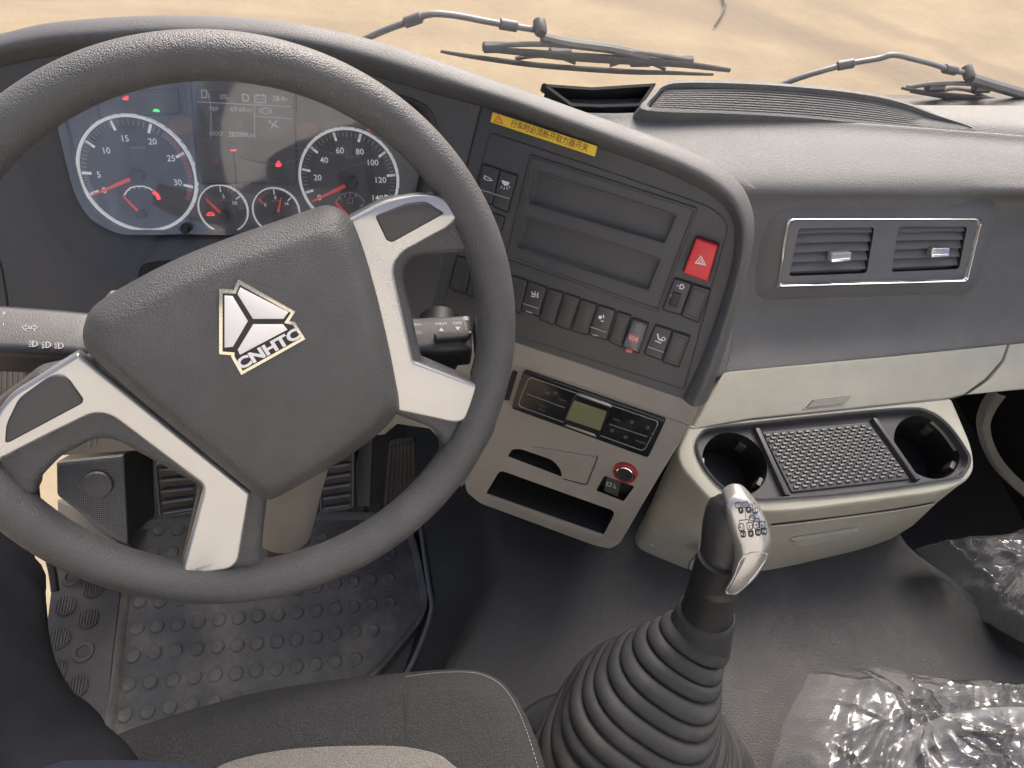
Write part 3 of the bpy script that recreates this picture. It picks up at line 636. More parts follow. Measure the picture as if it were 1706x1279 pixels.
# centre screen
sc_o = rpoly([(319, 133, 6), (490, 138, 8), (494, 304, 10), (333, 303, 12)], 8)
P('screen_frame', 'gloss_dark', clu, 'frame_', CL, rpoly([(315, 129, 8), (494, 134, 10), (498, 308, 12), (329, 307, 14)], 8), 4, 0, .004, .001)
scr = part('screen', MB().slab(CL, sc_o, 0, .0012), 'clusterface', clu, smooth=0)
P('display', 'screen', scr, 'slab', CL, rpoly([(326, 150, 2), (486, 152, 2), (488, 231, 2), (329, 229, 2)], 2), .0012, .0018)
mb = MB()
for tx, x, y, h, q in (('0%', 374, 161, 8, 1), ('D', 410, 163, 13, 1), ('28.4v', 467, 164, 8, 1), ('TRIP', 357, 181, 6, 1), ('69.6Km', 403, 182, 8, 1), ('ODO', 361, 222, 6.5, 1), ('28709Km', 403, 224, 8, .95)): textmb(mb, tx, CL, x, y, h, (1, .03), h=.0021, squeeze=q)
mb.stroke(CL, [(425, 159), (443, 159), (443, 170), (425, 170)], 1.4, .0021, True); mb.stroke(CL, [(428, 157), (432, 157)], 1.6, .0021); mb.stroke(CL, [(437, 157), (441, 157)], 1.6, .0021); mb.stroke(CL, [(428, 164), (432, 164)], 1.2, .0021); mb.stroke(CL, [(436, 164), (440, 164)], 1.2, .0021)
for a in ([(337, 162), (337, 150), (345, 150), (345, 162)],): mb.stroke(CL, a, 1.6, .0021, True)
mb.stroke(CL, [(345, 153), (349, 156), (349, 162)], 1.2, .0021)
mb.stroke(CL, circ(443, 184, 6, 5, 14), 1.2, .0021, True); mb.stroke(CL, [(434, 179), (433, 184), (435, 189)], 1.3, .0021); mb.stroke(CL, [(452, 179), (453, 184), (451, 189)], 1.3, .0021)
mb.stroke(CL, [(449, 201), (464, 213)], 2.2, .0021); mb.stroke(CL, [(462, 200), (452, 213)], 1.8, .0021); mb.stroke(CL, [(448, 204), (450, 199)], 1.8, .0021)
part('screen_text', mb, 'lcdtext', scr, 0)
mb = MB(); mb.stroke(CL, [(329, 169), (486, 177)], 1, .0020); mb.stroke(CL, [(425, 176), (425, 230)], 1, .0020); mb.stroke(CL, [(425, 193), (487, 197)], 1, .0020); mb.stroke(CL, [(348, 160), (352, 175), (352, 228)], .8, .0020)
part('screen_lines', mb, 'lcdtext', scr, 0)
# warning lamp strip, lamps, trip knob
P('lamp_strip', 'gloss_dark', clu, 'frame_', CL, rpoly([(160, 152), (298, 147), (302, 190), (165, 198)], 6), 3, 0, .002, .0006)
for nm, m_, q in (('warning_lamp', 'redlamp', [(205, 162), (214, 159), (214, 166), (206, 166)]), ('warning_lamp', 'greenlamp', [(255, 185), (258, 181), (264, 182), (267, 186)]), ('warning_lamp', 'redlamp', [(384, 249), (395, 248), (394, 251), (385, 251)]), ('warning_lamp', 'redlamp', [(459, 274), (464, 266), (470, 273), (468, 277), (461, 277)]), ('warning_lamp', 'rose', [(356, 265), (364, 264), (364, 270), (357, 271)]), ('warning_lamp', 'redlamp', [(612, 216), (617, 212), (621, 214), (618, 216)])):
    P(nm, m_, clu, 'slab', CL, rpoly(q, 1.5), 0, .0022)
for x, y, r in ((303, 208, 20), (513, 217, 18)): P('amber_lamp', 'amber', clu, 'slab', CL, circ(x, y, r, r*.8), 0, .0015)
c = CL.hit(318, 373); part('trip_knob', MB().rings([ring3(c, cu_, cv_, .006, 20), ring3(c+cn*.022, cu_, cv_, .0055, 20), ring3(c+cn*.024, cu_, cv_, .004, 20)], True, False, True), 'black', clu)
# scuffed clear cover
GLS = Pl(CL.o+cn*.0166, cn)
for q in ([(389, 255), (392, 285), (395, 322)], [(350, 178), (352, 190), (354, 226)], [(302, 140), (306, 158), (309, 180)], [(480, 246), (520, 247), (560, 256), (600, 262)], [(398, 262), (430, 270), (470, 273), (505, 262)], [(560, 285), (590, 276), (640, 262)], [(176, 166), (184, 176)], [(300, 300), (310, 330)]):
    P('scuff', 'scuff', clu, 'stroke', GLS, q, .7, .0002, False, .0001)
mb = MB(); GLP = Pl(CL.o+cn*.016, cn); mb.fill(GLP.poly(cli)); part('cover', mb, 'lens', clu, smooth=0, label='scuffed clear cover over the gauges')

# ================================================================ SWITCH PANEL (dark, turned to the driver)
fn = FC.n
fas = thing('switch_panel', 'dark grey switch panel with two empty radio bays, right of the wheel', 'switch panel', FC.hit(1000, 610))
fco = [(803, 172), (850, 186), (925, 213), (1010, 246), (1085, 272), (1145, 300), (1190, 324), (1217, 352), (1227, 385), (1222, 440), (1206, 492), (1183, 562), (1160, 622), (1140, 664), (970, 606), (863, 571), (790, 550), (715, 530), (735, 450), (748, 402), (764, 335), (778, 275)]
bay1 = rpoly([(893, 282), (1131, 358), (1109, 408), (878, 341)], 5); bay2 = rpoly([(873, 357), (1104, 431), (1082, 487), (858, 415)], 5)
mb = MB(); mb.plate(FC, fco, [bay1, bay2], 0, .02); part('panel', mb, 'fascia', fas, smooth=30)
for b_ in (bay1, bay2): mb = MB(); mb.pan(FC, b_, .0005, .009, .003); mb.frame_(FC, b_, 3, -.002, .0012, .0004); part('radio_bay', mb, 'fascia', fas, smooth=30, label='empty upper radio bay' if b_ is bay1 else 'empty lower radio bay')
P('radio_frame', 'switch', fas, 'frame_', FC, rpoly([(884, 256), (1163, 346), (1098, 520), (842, 430)], 6), 5, -.002, .0022, .0008)
P('panel_step', 'switch', fas, 'frame_', FC, rpoly([(816, 219, 12), (1000, 280, 4), (1185, 344, 20), (1216, 372, 20), (1140, 650, 8), (735, 520, 8)], 8), 2.2, -.002, .0012, .0005)
def sw(cor, label=None, icon=None, line=None, dash_=None, mt='switch', h=.0032, blank=True):
    c = [V(p) for p in cor]; ctr = sum(c, V((0, 0)))/4
    g_ = [ctr+(p-ctr)*1.06 for p in c]
    P('switch_gap', 'seam', fas, 'slab', FC, rpoly([tuple(p) for p in g_], 3), 0, .0007)
    s_ = part('switch', MB().slab(FC, rpoly([tuple(ctr+(p-ctr)*.97) for p in c], 3), 0, h, .0009), mt, fas, label=label)
    if blank:
        i_ = [ctr+(p-ctr)*.80 for p in c]; P('inset', mt, s_, 'frame_', FC, rpoly([tuple(p) for p in i_], 2), 1.2, h-.001, h+.0006, .0003)
    if icon:
        mb = MB(); icon(mb, h+.0004); part('icon', mb, 'white', s_, 0)
    if line: P('line', 'lightgrey', s_, 'stroke', FC, line, 1.3, h+.0005)
    if dash_: P('lamp_mark', 'lightgrey', s_, 'stroke', FC, dash_, 2, h+.0005)
    return s_
sw([(763, 426), (788, 433), (777, 489), (749, 479)]); sw([(789, 434), (813, 441), (801, 497), (778, 490)])
sw([(846, 456), (880, 467), (867, 520), (834, 510)])
def ic_diff(mb, h):
    for a in ([(887, 484), (889, 491)], [(888, 488), (898, 490)], [(893, 484), (892, 494)], [(898, 485), (897, 493)], [(886, 492), (891, 493)], [(895, 494), (899, 493)]): mb.stroke(FC, a, 1.5, h)
sw([(881, 468), (911, 478), (898, 526), (868, 516)], 'rocker switch with axle symbol', ic_diff, [(872, 504), (898, 512)], [(878, 517), (888, 520)], blank=False)
sw([(914, 480), (939, 487), (923, 540), (899, 531)]); sw([(942, 488), (967, 496), (949, 549), (925, 540)]); sw([(969, 498), (995, 506), (979, 557), (952, 549)])
def ic_tr(mb, h):
    mb.slab(FC, circ(1001, 527, 3.2, 3.2, 8), h-.0006, h); mb.stroke(FC, [(1006, 523), (1007, 528)], 2, h); mb.stroke(FC, [(1002, 533), (1007, 534)], 1.6, h)
sw([(998, 507), (1026, 516), (1011, 566), (981, 556)], 'rocker switch with dotted symbol', ic_tr, [(985, 543), (1011, 552)], [(988, 556), (998, 558)], blank=False)
sw([(1029, 518), (1052, 525), (1036, 577), (1014, 567)])
sos = sw([(1054, 529), (1081, 538), (1065, 588), (1037, 576)], 'red SOS switch under a clear flap', None, mt='switch', h=.002, blank=False)
P('red_patch', 'red', sos, 'slab', FC, rpoly([(1050, 554), (1065, 559), (1062, 571), (1046, 566)], 2), .002, .0026)
text('lettering', 'SOS', 'white', sos, FC, 1056, 562.5, 6.5, (1, .33), h=.0032)
mb = MB(); mb.slab(FC, rpoly([(1056, 531), (1080, 539), (1064, 584), (1038, 574)], 4), .0035, .009, .002); part('clear_flap', mb, 'clearcap', sos)
P('flap_hinge', 'rose', sos, 'slab', FC, rpoly([(1046, 577), (1056, 580), (1053, 586), (1043, 583)], 2), .002, .007, .001)
def ic_seat(mb, h):
    mb.stroke(FC, [(1096, 554), (1098, 563), (1104, 566)], 2.4, h); mb.stroke(FC, circ(1106, 563, 3, 3, 8), 1.2, h, True); mb.stroke(FC, [(1092, 566), (1102, 570)], 1.6, h)
sw([(1092, 540), (1120, 549), (1102, 599), (1073, 588)], 'rocker switch with seat symbol', ic_seat, [(1080, 576), (1106, 585)], blank=False)
sw([(1122, 550), (1150, 559), (1131, 611), (1104, 601)])
def ic_lv(mb, h):
    mb.stroke(FC, [(1134, 473), (1138, 473), (1140, 477), (1137, 480), (1133, 479)], 1.5, h, True); mb.stroke(FC, [(1128, 474), (1131, 475)], 1.2, h)
    for a in ((1119, 490, 1120, 495), (1129, 491, 1131, 496), (1124, 496, 1127, 500), (1118, 497, 1121, 499)): mb.stroke(FC, [a[:2], a[2:]], 1.5, h)
lv = sw([(1124, 462), (1153, 471), (1134, 523), (1104, 515)], 'headlamp levelling switch with thumb wheel', ic_lv, blank=False)
P('thumb_wheel', 'black', lv, 'slab', FC, rpoly([(1122, 484), (1136, 488), (1128, 510), (1114, 506)], 2), .003, .005, .001)
sw([(1155, 472), (1184, 481), (1164, 536), (1135, 525)])
hz = part('hazard_switch', MB().slab(FC, rpoly([(1161, 394), (1197, 406), (1180, 466), (1139, 451)], 3), 0, .011, .002), 'red', fas, label='large red hazard switch with white triangle')
P('hazard_gap', 'seam', fas, 'slab', FC, rpoly([(1159, 391), (1200, 404), (1181, 469), (1136, 453)], 4), 0, .0007)
mb = MB(); mb.stroke(FC, [(1169, 423), (1177, 438), (1160, 434)], 1.5, .0116, True); mb.stroke(FC, [(1169, 428), (1172.5, 435.5), (1165, 433.5)], 1.2, .0116, True); part('triangle', mb, 'white', hz, 0)
def ic_horn(mb, h): mb.stroke(FC, [(809, 292), (813, 294), (819, 297), (819, 300), (812, 299), (808, 296)], 1.3, h, True); mb.stroke(FC, [(819, 299), (823, 300)], 1.3, h)
def ic_lamp(mb, h):
    mb.slab(FC, [(837, 299), (851, 303), (848, 308), (843, 309), (839, 305)], h-.0006, h)
    for a in ((838, 309, 836, 313), (842, 311, 841, 315), (846, 311, 847, 315), (849, 309, 851, 312)): mb.stroke(FC, [a[:2], a[2:]], 1.2, h)
sw([(806, 273), (834, 282), (821, 340), (795, 330)], 'rocker switch with horn symbol', ic_horn, [(798, 314), (822, 321)], blank=False)
sw([(835, 283), (863, 292), (846, 353), (821, 342)], 'rocker switch with work lamp symbol', ic_lamp, [(823, 322), (850, 330)], blank=False)
sw([(819, 354), (842, 361), (830, 402), (806, 394)])
# yellow warning sticker
stk = part('warning_sticker', MB().slab(FC, [(827, 186), (999, 242), (995, 259), (823, 202)], .012, .0125), 'yellow', loc=FC.hit(911, 222), smooth=0)
tag(stk, 'yellow warning sticker with Chinese lettering on the hood edge', 'sticker')
text('lettering', '行车时必须断开取力器开关', 'ink', stk, FC, 920, 225, 9.2, (172, 56.5), h=.0132, squeeze=.87)
mb = MB(); mb.stroke(FC, [(837, 191), (843, 205), (830, 201)], 1.8, .0131, True); mb.stroke(FC, [(837, 196), (836.5, 199.5)], 1.5, .0131); part('triangle', mb, 'orange', stk, 0)

# ================================================================ CENTRE STACK (beige)
sta = thing('centre_stack', 'beige lower centre stack below the dark switch panel', 'console', FB.hit(900, 860))
fbo = [(790, 548), (863, 573), (970, 608), (1138, 665), (1166, 668), (1150, 704), (1100, 786), (1062, 850), (1030, 906), (1016, 914), (990, 908), (900, 875), (800, 838), (778, 820), (774, 800), (790, 760), (815, 700), (800, 640)]
slot = rpoly([(833, 783, 8), (1026, 852, 10), (1006, 890, 3), (810, 821, 3)], 6)
usb = rpoly([(1007, 792), (1057, 810), (1039, 835), (993, 817)], 3)
ash = rpoly([(846, 760, 2), (853, 748, 5), (868, 748, 4), (921, 766, 10), (934, 782, 6), (936, 794, 2)], 4)
mb = MB(); fb3 = FB.poly(rpoly(fbo, 5, 3)); mb.plate(FB, rpoly(fbo, 5, 3), [slot, usb, ash], 0, .0)
mb.rings([fb3, [p-FB.n*.003 for p in offset(fb3, FB.n, -.002)], [p-FB.n*.05+V((.01, .03, 0)) for p in offset(fb3, FB.n, -.002)], [p-FB.n*.16+V((.03, .1, -.01)) for p in fb3]])
part('stack_panel', mb, 'beige', sta, smooth=35)
P('crease', 'beige', sta, 'stroke', FB, [(848, 606), (960, 641), (1155, 712)], 3, .0016, False, .002)
mb = MB(); mb.pan(FB, slot, .0, .07); sp = part('storage_slot', mb, 'darkvoid', sta, smooth=20, label='wide dark open slot at the bottom')
mb = MB(); mb.slab(FB, rpoly([(809, 821, 3), (1006, 890, 3), (1002, 899, 6), (986, 899, 4), (814, 836, 4)], 4), -.004, .0025, .001); part('slot_lip', mb, 'beige', sp)
mb = MB(); mb.pan(FB, ash, 0, .03); ap = part('ashtray_recess', mb, 'darkvoid', sta, smooth=20)
P('ashtray_door', 'beige', ap, 'slab', FB, rpoly([(885, 742, 3), (993, 760, 5), (975, 805, 5), (938, 794, 2), (935, 780, 6), (922, 764, 8), (900, 757, 2)], 4), 0, .0022, .0008)
P('ashtray_seam', 'seam', ap, 'stroke', FB, [(994, 758), (996, 762), (978, 806), (970, 806), (938, 797)], 1.4, .0008)
# climate control
cli_ = thing('climate_control', 'glossy black climate control unit with small greenish display', 'climate control', FB.hit(968, 760))
P('housing', 'blackgloss', cli_, 'slab', FB, rpoly([(875, 613), (1111, 695), (1081, 758), (854, 676)], 5), 0, .006, .0012)
P('chrome_line', 'silver', cli_, 'frame_', FB, rpoly([(884, 622, 8), (1101, 697, 8), (1075, 747, 9), (864, 671, 9)], 8), 1.5, .005, .0068, .0003)
P('display_bezel', 'blackgloss', cli_, 'slab', FB, rpoly([(960, 650), (1022, 671), (1002, 722), (940, 700)], 3), .005, .0085, .001)
P('display', 'lcd', cli_, 'slab', FB, rpoly([(960, 660), (1014, 678), (1003, 710), (946, 691)], 2), .0085, .0089)
P('chrome_bar', 'silver', cli_, 'slab', FB, [(963, 650), (968, 649), (1020, 667), (1022, 672)], .006, .0094, .0006)
P('chrome_bar', 'silver', cli_, 'slab', FB, [(944, 702), (948, 700), (994, 716), (996, 721)], .006, .0094, .0006)
for l_ in ([(881, 651), (943, 674)], [(1017, 701), (1080, 722)]): P('chrome_divider', 'silver', cli_, 'stroke', FB, l_, 1.5, .0066)
mb = MB()
for tx, x, y, h in (('TEMP', 939, 662, 4), ('OUT', 907, 672, 4), ('ECO', 905, 678, 4), ('FAN', 1029, 694, 4.5), ('MODE', 1069, 731, 4.5)): textmb(mb, tx, FB, x, y, h, (1, .34), h=.0064)
for x, y in ((915, 650), (928, 650), (1055, 698), (1081, 707), (1022, 712), (1044, 723)): mb.stroke(FB, circ(x, y, 2.5, 2, 8), 1, .0064, True)
part('button_symbols', mb, 'greyshroud', cli_, 0)
P('side_vent_slot', 'darkvoid', sta, 'slab', FB, rpoly([(855, 616), (863, 619), (849, 666), (838, 664)], 2), 0, .002)
# socket and usb
sk = thing('power_socket', 'round power socket with red glowing ring', 'socket', FB.hit(1042, 786)); c = FB.hit(1042, 786); u, v = frame(FB.n); k = FB.px(1042, 786)
part('red_ring', MB().rings([ring3(c, u, v, 21*k), ring3(c+FB.n*.004, u, v, 20*k), ring3(c+FB.n*.005, u, v, 18*k), ring3(c+FB.n*.002, u, v, 15.5*k)]), 'ringred', sk)
part('metal_ring', MB().rings([ring3(c, u, v, 15.5*k), ring3(c+FB.n*.005, u, v, 15*k), ring3(c+FB.n*.0055, u, v, 13.5*k), ring3(c-FB.n*.0, u, v, 12.5*k)]), 'chrome', sk)
part('bore', MB().rings([ring3(c+FB.n*.001, u, v, 13*k), ring3(c+FB.n*.0008, u, v, 12*k)], True, False, True), 'darkvoid', sk)
mb = MB(); mb.pan(FB, usb, 0, .012); us = part('usb_port', mb, 'black', loc=None, smooth=20); tag(us, 'black port recess with card symbols below the power socket', 'port')
P('port_cover', 'switch', us, 'slab', FB, rpoly([(1010, 796), (1035, 805), (1028, 830), (1004, 820)], 2), -.011, -.003, .001)
mb = MB(); mb.stroke(FB, [(1011, 805), (1018, 807), (1016, 812), (1010, 810)], 2.2, -.002, True); mb.stroke(FB, [(1023, 808), (1025, 815), (1021, 814)], 1.4, -.002, True); part('icon', mb, 'lightgrey', us, 0)

# ================================================================ STORAGE CONSOLE WITH CUP HOLDERS
con = thing('storage_console', 'beige storage box with cup holders and a drawer on the tunnel', 'console box', atz(1300, 950, TZ))
tn = TRAY.n
def ct(x, y, h=0): return TRAY.hit(x, y, h)
ray_o = smoothpoly([(1158, 745), (1165, 724), (1184, 713), (1252, 705), (1375, 692), (1505, 681), (1548, 687), (1580, 711), (1609, 752), (1614, 770), (1605, 788), (1580, 800), (1416, 823), (1300, 832), (1252, 832), (1206, 816), (1172, 780)], 5)
top_o = rpoly([(1152, 712, 6), (1582, 663, 8), (1618, 748, 25), (1620, 790, 22), (1575, 815, 40), (1300, 850, 60), (1200, 846, 40), (1128, 765, 30)], 8, 7)
mb = MB(); t3 = TRAY.poly(top_o); h3 = TRAY.poly(ray_o); mb.fill(t3, [h3])
mb.rings([h3, [p-tn*.02 for p in h3]])
# body: from the lid edge down to the tunnel
bot_px = rpoly([(1150, 712, 6), (1470, 700, 8), (1500, 800, 25), (1500, 893, 22), (1430, 918, 40), (1265, 957, 40), (1165, 962, 40), (1046, 912, 30)], 8, 7)
b3_ = [atz(x, y, TZ-.004) for x, y in bot_px]
mid = [a.lerp(b, .30)-tn*.0 for a, b in zip(t3, b3_)]; lip = [p-tn*.006 for p in offset(t3, tn, -.004)]; lip2 = [p-tn*.022 for p in offset(t3, tn, -.005)]
mb.rings([t3, [p-tn*.0015 for p in offset(t3, tn, -.0025)], lip, lip2, [l.lerp(b, .32) for l, b in zip(lip2, b3_)], [l.lerp(b, .7)+V((0, -.004, 0)) for l, b in zip(lip2, b3_)], b3_])
body = part('body', mb, 'beige2', con, smooth=50); bb = mb.bvh()
def cdrape(px_pts, h, wpx, name, mt, parent=body, closed=False):
    cp = camplane(1400, 870, 1.06); mb = MB(); mb.stroke(cp, px_pts, wpx, 0, closed, .0001); mb.v = drape(mb.v, bb, h); part(name, mb, mt, parent, 60)
cdrape(smoothpoly([(1285, 874), (1340, 868), (1420, 858), (1500, 847), (1557, 837)], 14, False), .0035, 1.6, 'drawer_seam', 'seam')
cdrape(smoothpoly([(1284, 877), (1340, 871), (1420, 861), (1500, 850), (1556, 840)], 14, False), .0037, 1.0, 'drawer_edge', 'enamel')
# drawer pull: scooped grip
cp = camplane(1370, 892, 1.0)
mb = MB(); hp = rpoly([(1314, 896, 6), (1432, 878, 6), (1415, 890, 8), (1330, 908, 8)], 6, 5); s3 = drape(cp.poly(hp), bb, .0025); nrm = -ray(1370, 892).normalized()
nf = V((0, -1, .1)).normalized()
mb.rings([s3, [p+nf*.006+V((0, 0, .001)) for p in offset(s3, nf, .002)], [p+nf*.006 for p in offset(s3, nf, .004)]]); mb.fill([p+nf*.006 for p in offset(s3, nf, .004)]); part('drawer_pull', mb, 'beige2', body, 70)
cdrape([(1084, 906), (1090, 911), (1096, 908), (1099, 914)], .0008, 1.2, 'scratch', 'enamel')
# key / latch at the left behind the lever
mb = MB(); q = bb.ray_cast(V(), ray(1168, 908).normalized())[0]; mb.tube([q+V((.02, 0, 0)), q+V((-.012, -.02, .003)), q+V((-.014, -.022, .003))], [.006, .007, .004], 10); part('latch', mb, 'silver', con)
cdrape([(1165, 920), (1150, 935), (1146, 950), (1152, 955)], .0015, 1.5, 'latch_ring', 'seam')
# tray insert
TR2 = Pl(TRAY.o-tn*.010, tn)
cupL, cupR = (1224, 772), (1544, 744)
def cup_ring(c, r, h=0, n=40): u, v = frame(tn); u = V((1, 0, 0))-tn*tn.x; u.normalize(); v = tn.cross(u); return ring3(TR2.hit(*c)+tn*h, u, v, r, n)
RLc, RRc = .046, .0485
tr = None; mb = MB(); o3 = [p-tn*.010 for p in offset(h3, tn, .0035)]
mb.rings([[p+tn*.004 for p in offset(h3, tn, -.001)], [p+tn*.005 for p in offset(h3, tn, .001)], [p+tn*.003 for p in offset(h3, tn, .003)], o3]); 
mb.fill(o3, [cup_ring(cupL, RLc), cup_ring(cupR, RRc)]); tray = part('tray', mb, 'gloss_dark', con, smooth=35)
for c, r, lb in ((cupL, RLc, 'empty left cup holder nearest the wheel'), (cupR, RRc, 'empty right cup holder')):
    mb = MB(); mb.rings([cup_ring(c, r), cup_ring(c, r*.985, -.002), cup_ring(c, r*.95, -.075)], True, False, True); cp_ = part('cup_holder', mb, 'black', con, label=lb)
    ctr = TR2.hit(*c)
    for a in (2.9, .9, -.7):
        d = V((math.cos(a), math.sin(a), 0)); q = ctr+d*r*.97-tn*.02; s_ = tn.cross(d)
        part('spring_tab', MB().slab3([q-s_*.006+tn*.010, q+s_*.006+tn*.010, q+s_*.006-tn*.010, q-s_*.006-tn*.010], -d, 0, .006, .0015), 'lightgrey' if a > 2 else 'switch', cp_)
mq = [(1262, 718), (1450, 702), (1521, 802), (1312, 826)]
pm = part('grip_mat', MB().slab(TR2, rpoly([(1268, 720), (1446, 704), (1514, 799), (1318, 821)], 3), 0, .003, .001), 'switch', con)
for a, b in (((1258, 716), (1308, 828)), ((1453, 700), (1524, 802))):
    P('divider', 'gloss_dark', con, 'slab', TR2, [(a[0]-4, a[1]), (a[0]+4, a[1]), (b[0]+4, b[1]), (b[0]-4, b[1])], 0, .009, .0015)
mb = MB(); Q = [V(p) for p in ((1272, 724), (1444, 708), (1508, 794), (1322, 816))]
for r in range(17):
    for c in range(13):
        s_ = (c+.5+(.25 if r % 2 else -.25))/13; t = (r+.5)/17
        p = Q[0].lerp(Q[1], s_).lerp(Q[3].lerp(Q[2], s_), t); k = .0042; q = TR2.hit(p.x, p.y, .0028)
        dx = V((k, .0002, 0)); dy = V((0, .0017, 0)); mb.add([q-dx-dy, q+dx-dy, q+dx+dy, q-dx+dy]+[q+(w_*.7)+tn*.0028 for w_ in (-dx-dy, dx-dy, dx+dy, -dx+dy)], [(0, 1, 5, 4), (1, 2, 6, 5), (2, 3, 7, 6), (3, 0, 4, 7), (4, 5, 6, 7)])
part('grip_studs', mb, 'gloss_dark', pm, 30, kind='stuff')

# ================================================================ GEAR LEVER
gl = thing('gear_lever', 'gear lever with silver shift plate and ribbed rubber boot on the tunnel', 'gear lever', atz(1080, 1330, TZ))
base = atz(1062, 1345, TZ); neck = at(1166, 1052, .855); 
ax = (neck-base); N = 17; rs = []
def sring(c, n, r, e=3.6, rot=-.1, k=56, fx=1.0):
    u, v = frame(n); pts = []
    for i in range(k):
        a = 2*math.pi*i/k; ca, sa = math.cos(a+rot), math.sin(a+rot); rr = (abs(ca)**e+abs(sa)**e)**(-1/e); pts.append(c+(u*(math.cos(a)*fx)+v*math.sin(a))*(r*rr))
    return pts
rs.append(sring(base+V((-.01, .0, -.01)), V((0, 0, 1)), .152)); rs.append(sring(base+V((-.01, 0, .012)), V((0, 0, 1)), .150)); rs.append(sring(base+V((-.008, 0, .016)), V((0, 0, 1)), .144))
for i in range(N):
    for q, dr in ((0, -.0065), (.14, .0), (.36, .003), (.70, .0035), (.93, -.001)):
        t = (i+q)/N; tt = t; c = base.lerp(neck, tt)+V((-.030*math.sin(math.pi*t), .0, .012*math.sin(math.pi*t)))+V((0, 0, .014*(1-t)))
        n = V((0, 0, 1)).lerp((ax+V((.10, .02, 0))).normalized(), t).normalized(); r = .140*(1-t)**1.05+.034*t+.008*math.sin(math.pi*t)
        rs.append(sring(c+V((noise.noise(V((i*1.7, .3, 0)))*.004, noise.noise(V((.4, i*1.3, 0)))*.004, 0)), (n+V((noise.noise(V((i*2.1, 5, 0)))*.05, noise.noise(V((7, i*1.9, 0)))*.05, 0))).normalized(), r+dr*(1-.35*t), e=3.6-1.4*t))
an = (ax+V((.10, .02, 0))).normalized()
part('boot', MB().rings(rs), 'boot', gl, smooth=60)
kn_ = at(1233, 862, .755); sh = (kn_-neck).normalized(); mb = MB(); u, v = frame(sh)
L = (kn_-neck).length
mb.rings([ring3(neck-sh*.02, u, v, .039), ring3(neck+sh*.004, u, v, .035), ring3(neck+sh*.025, u, v, .0325), ring3(neck+sh*.032, u, v, .0315), ring3(neck+sh*.035, u, v, .0285)]); part('boot_collar', mb, 'boot', gl)
c0 = neck+sh*.025; c1 = at(1204, 925, .775)
mb = MB(); pts = [c0, c0.lerp(c1, .35), c0.lerp(c1, .75), c1]; mb.tube(smoothpoly(pts, 4, False), [.0285, .028, .0275, .027, .0265, .026, .026, .0255, .0255, .025, .025, .025, .025][:13], 28); part('shaft_sleeve', mb, 'black', gl)
# knob: black grip
kp_ = [at(1193, 975, .80), at(1199, 945, .787), at(1205, 910, .776), at(1211, 880, .768), at(1218, 857, .762), at(1223, 842, .76), at(1226, 831, .76), at(1228, 824, .76)]
kr_ = [.024, .0225, .0225, .0245, .0255, .0235, .017, .006]
mb = MB(); mb.tube(smoothpoly(kp_, 4, False), [kr_[min(i//4, 7)]+(kr_[min(i//4+1, 7)]-kr_[min(i//4, 7)])*(i % 4)/4 for i in range(29)], 30, ell=1.0, ref=ray(1230, 860)); knob = part('knob', mb, 'knobblack', gl, smooth=70)
kb = mb.bvh()
so2 = smoothpoly([(1209, 838), (1215, 829), (1228, 824), (1243, 827), (1258, 842), (1275, 865), (1284, 890), (1285, 910), (1278, 930), (1262, 958), (1245, 975), (1228, 989), (1216, 991), (1209, 985), (1214, 968), (1222, 945), (1224, 920), (1218, 895), (1211, 868)], 4)
KP = pl3((1230, 830, .728), (1285, 900, .740), (1215, 985, .765)); k3 = KP.poly(so2); kc = KP.hit(1246, 905)
mb = MB(); mb.dome(k3, kc, KP.n, [(1.0, -.022), (1.0, -.002), (.965, .002), (.88, .005), (.7, .008), (.45, .0105), (.2, .0115)]); pl_ = part('shift_plate', mb, 'silver', gl, smooth=60); kb = mb.bvh()
def kdrape(fn, name, mt, h=.0005):
    mb = MB(); fn(mb); mb.v = drape(mb.v, kb, h); part(name, mb, mt, pl_, 0)
def gate_out(mb):
    for x, y in ((1230, 841), (1242, 840), (1254, 843)): mb.stroke(KP, rpoly([(x-5, y-4), (x+4, y-5), (x+5, y+4), (x-4, y+5)], 2, 2), .9, .0005, True)
    for x, y in ((1235, 879), (1249, 877), (1260, 875), (1270, 875)): mb.stroke(KP, rpoly([(x-5, y-6), (x+4, y-7), (x+5, y+4), (x-4, y+5)], 2, 2), .9, .0005, True)
    mb.stroke(KP, circ(1253, 863, 5, 5, 14), .9, .0005, True)
    mb.stroke(KP, [(1241, 848), (1243, 866)], .8, .0005); mb.stroke(KP, [(1233, 873), (1232, 867), (1247, 865)], .8, .0005); mb.stroke(KP, [(1248, 871), (1247, 866)], .8, .0005); mb.stroke(KP, [(1258, 864), (1264, 863), (1267, 869)], .8, .0005)
kdrape(gate_out, 'shift_diagram', 'black')
def gate_fill(mb):
    for x, y in ((1234, 850), (1247, 849), (1258, 851)): mb.fill(KP.poly(rpoly([(x-5, y-4), (x+4, y-5), (x+5, y+3), (x+2, y+6), (x-3, y+5)], 1, 1)))
    for x, y in ((1238, 890), (1251, 889), (1263, 887), (1273, 885)): mb.fill(KP.poly(rpoly([(x-5, y-5), (x+4, y-6), (x+5, y+3), (x+2, y+6), (x-4, y+5)], 1, 1)))
kdrape(gate_fill, 'shift_diagram', 'black', .0006)
def gate_t1(mb):
    for s_, x, y in (('1', 1230, 841), ('3', 1242, 840), ('5', 1254, 843), ('N', 1253, 863), ('R1', 1235, 879), ('2', 1249, 877), ('4', 1260, 875), ('6', 1270, 875)): textmb(mb, s_, KP, x, y, 5.5, (1, .03), h=0)
kdrape(gate_t1, 'lettering', 'black', .0007)
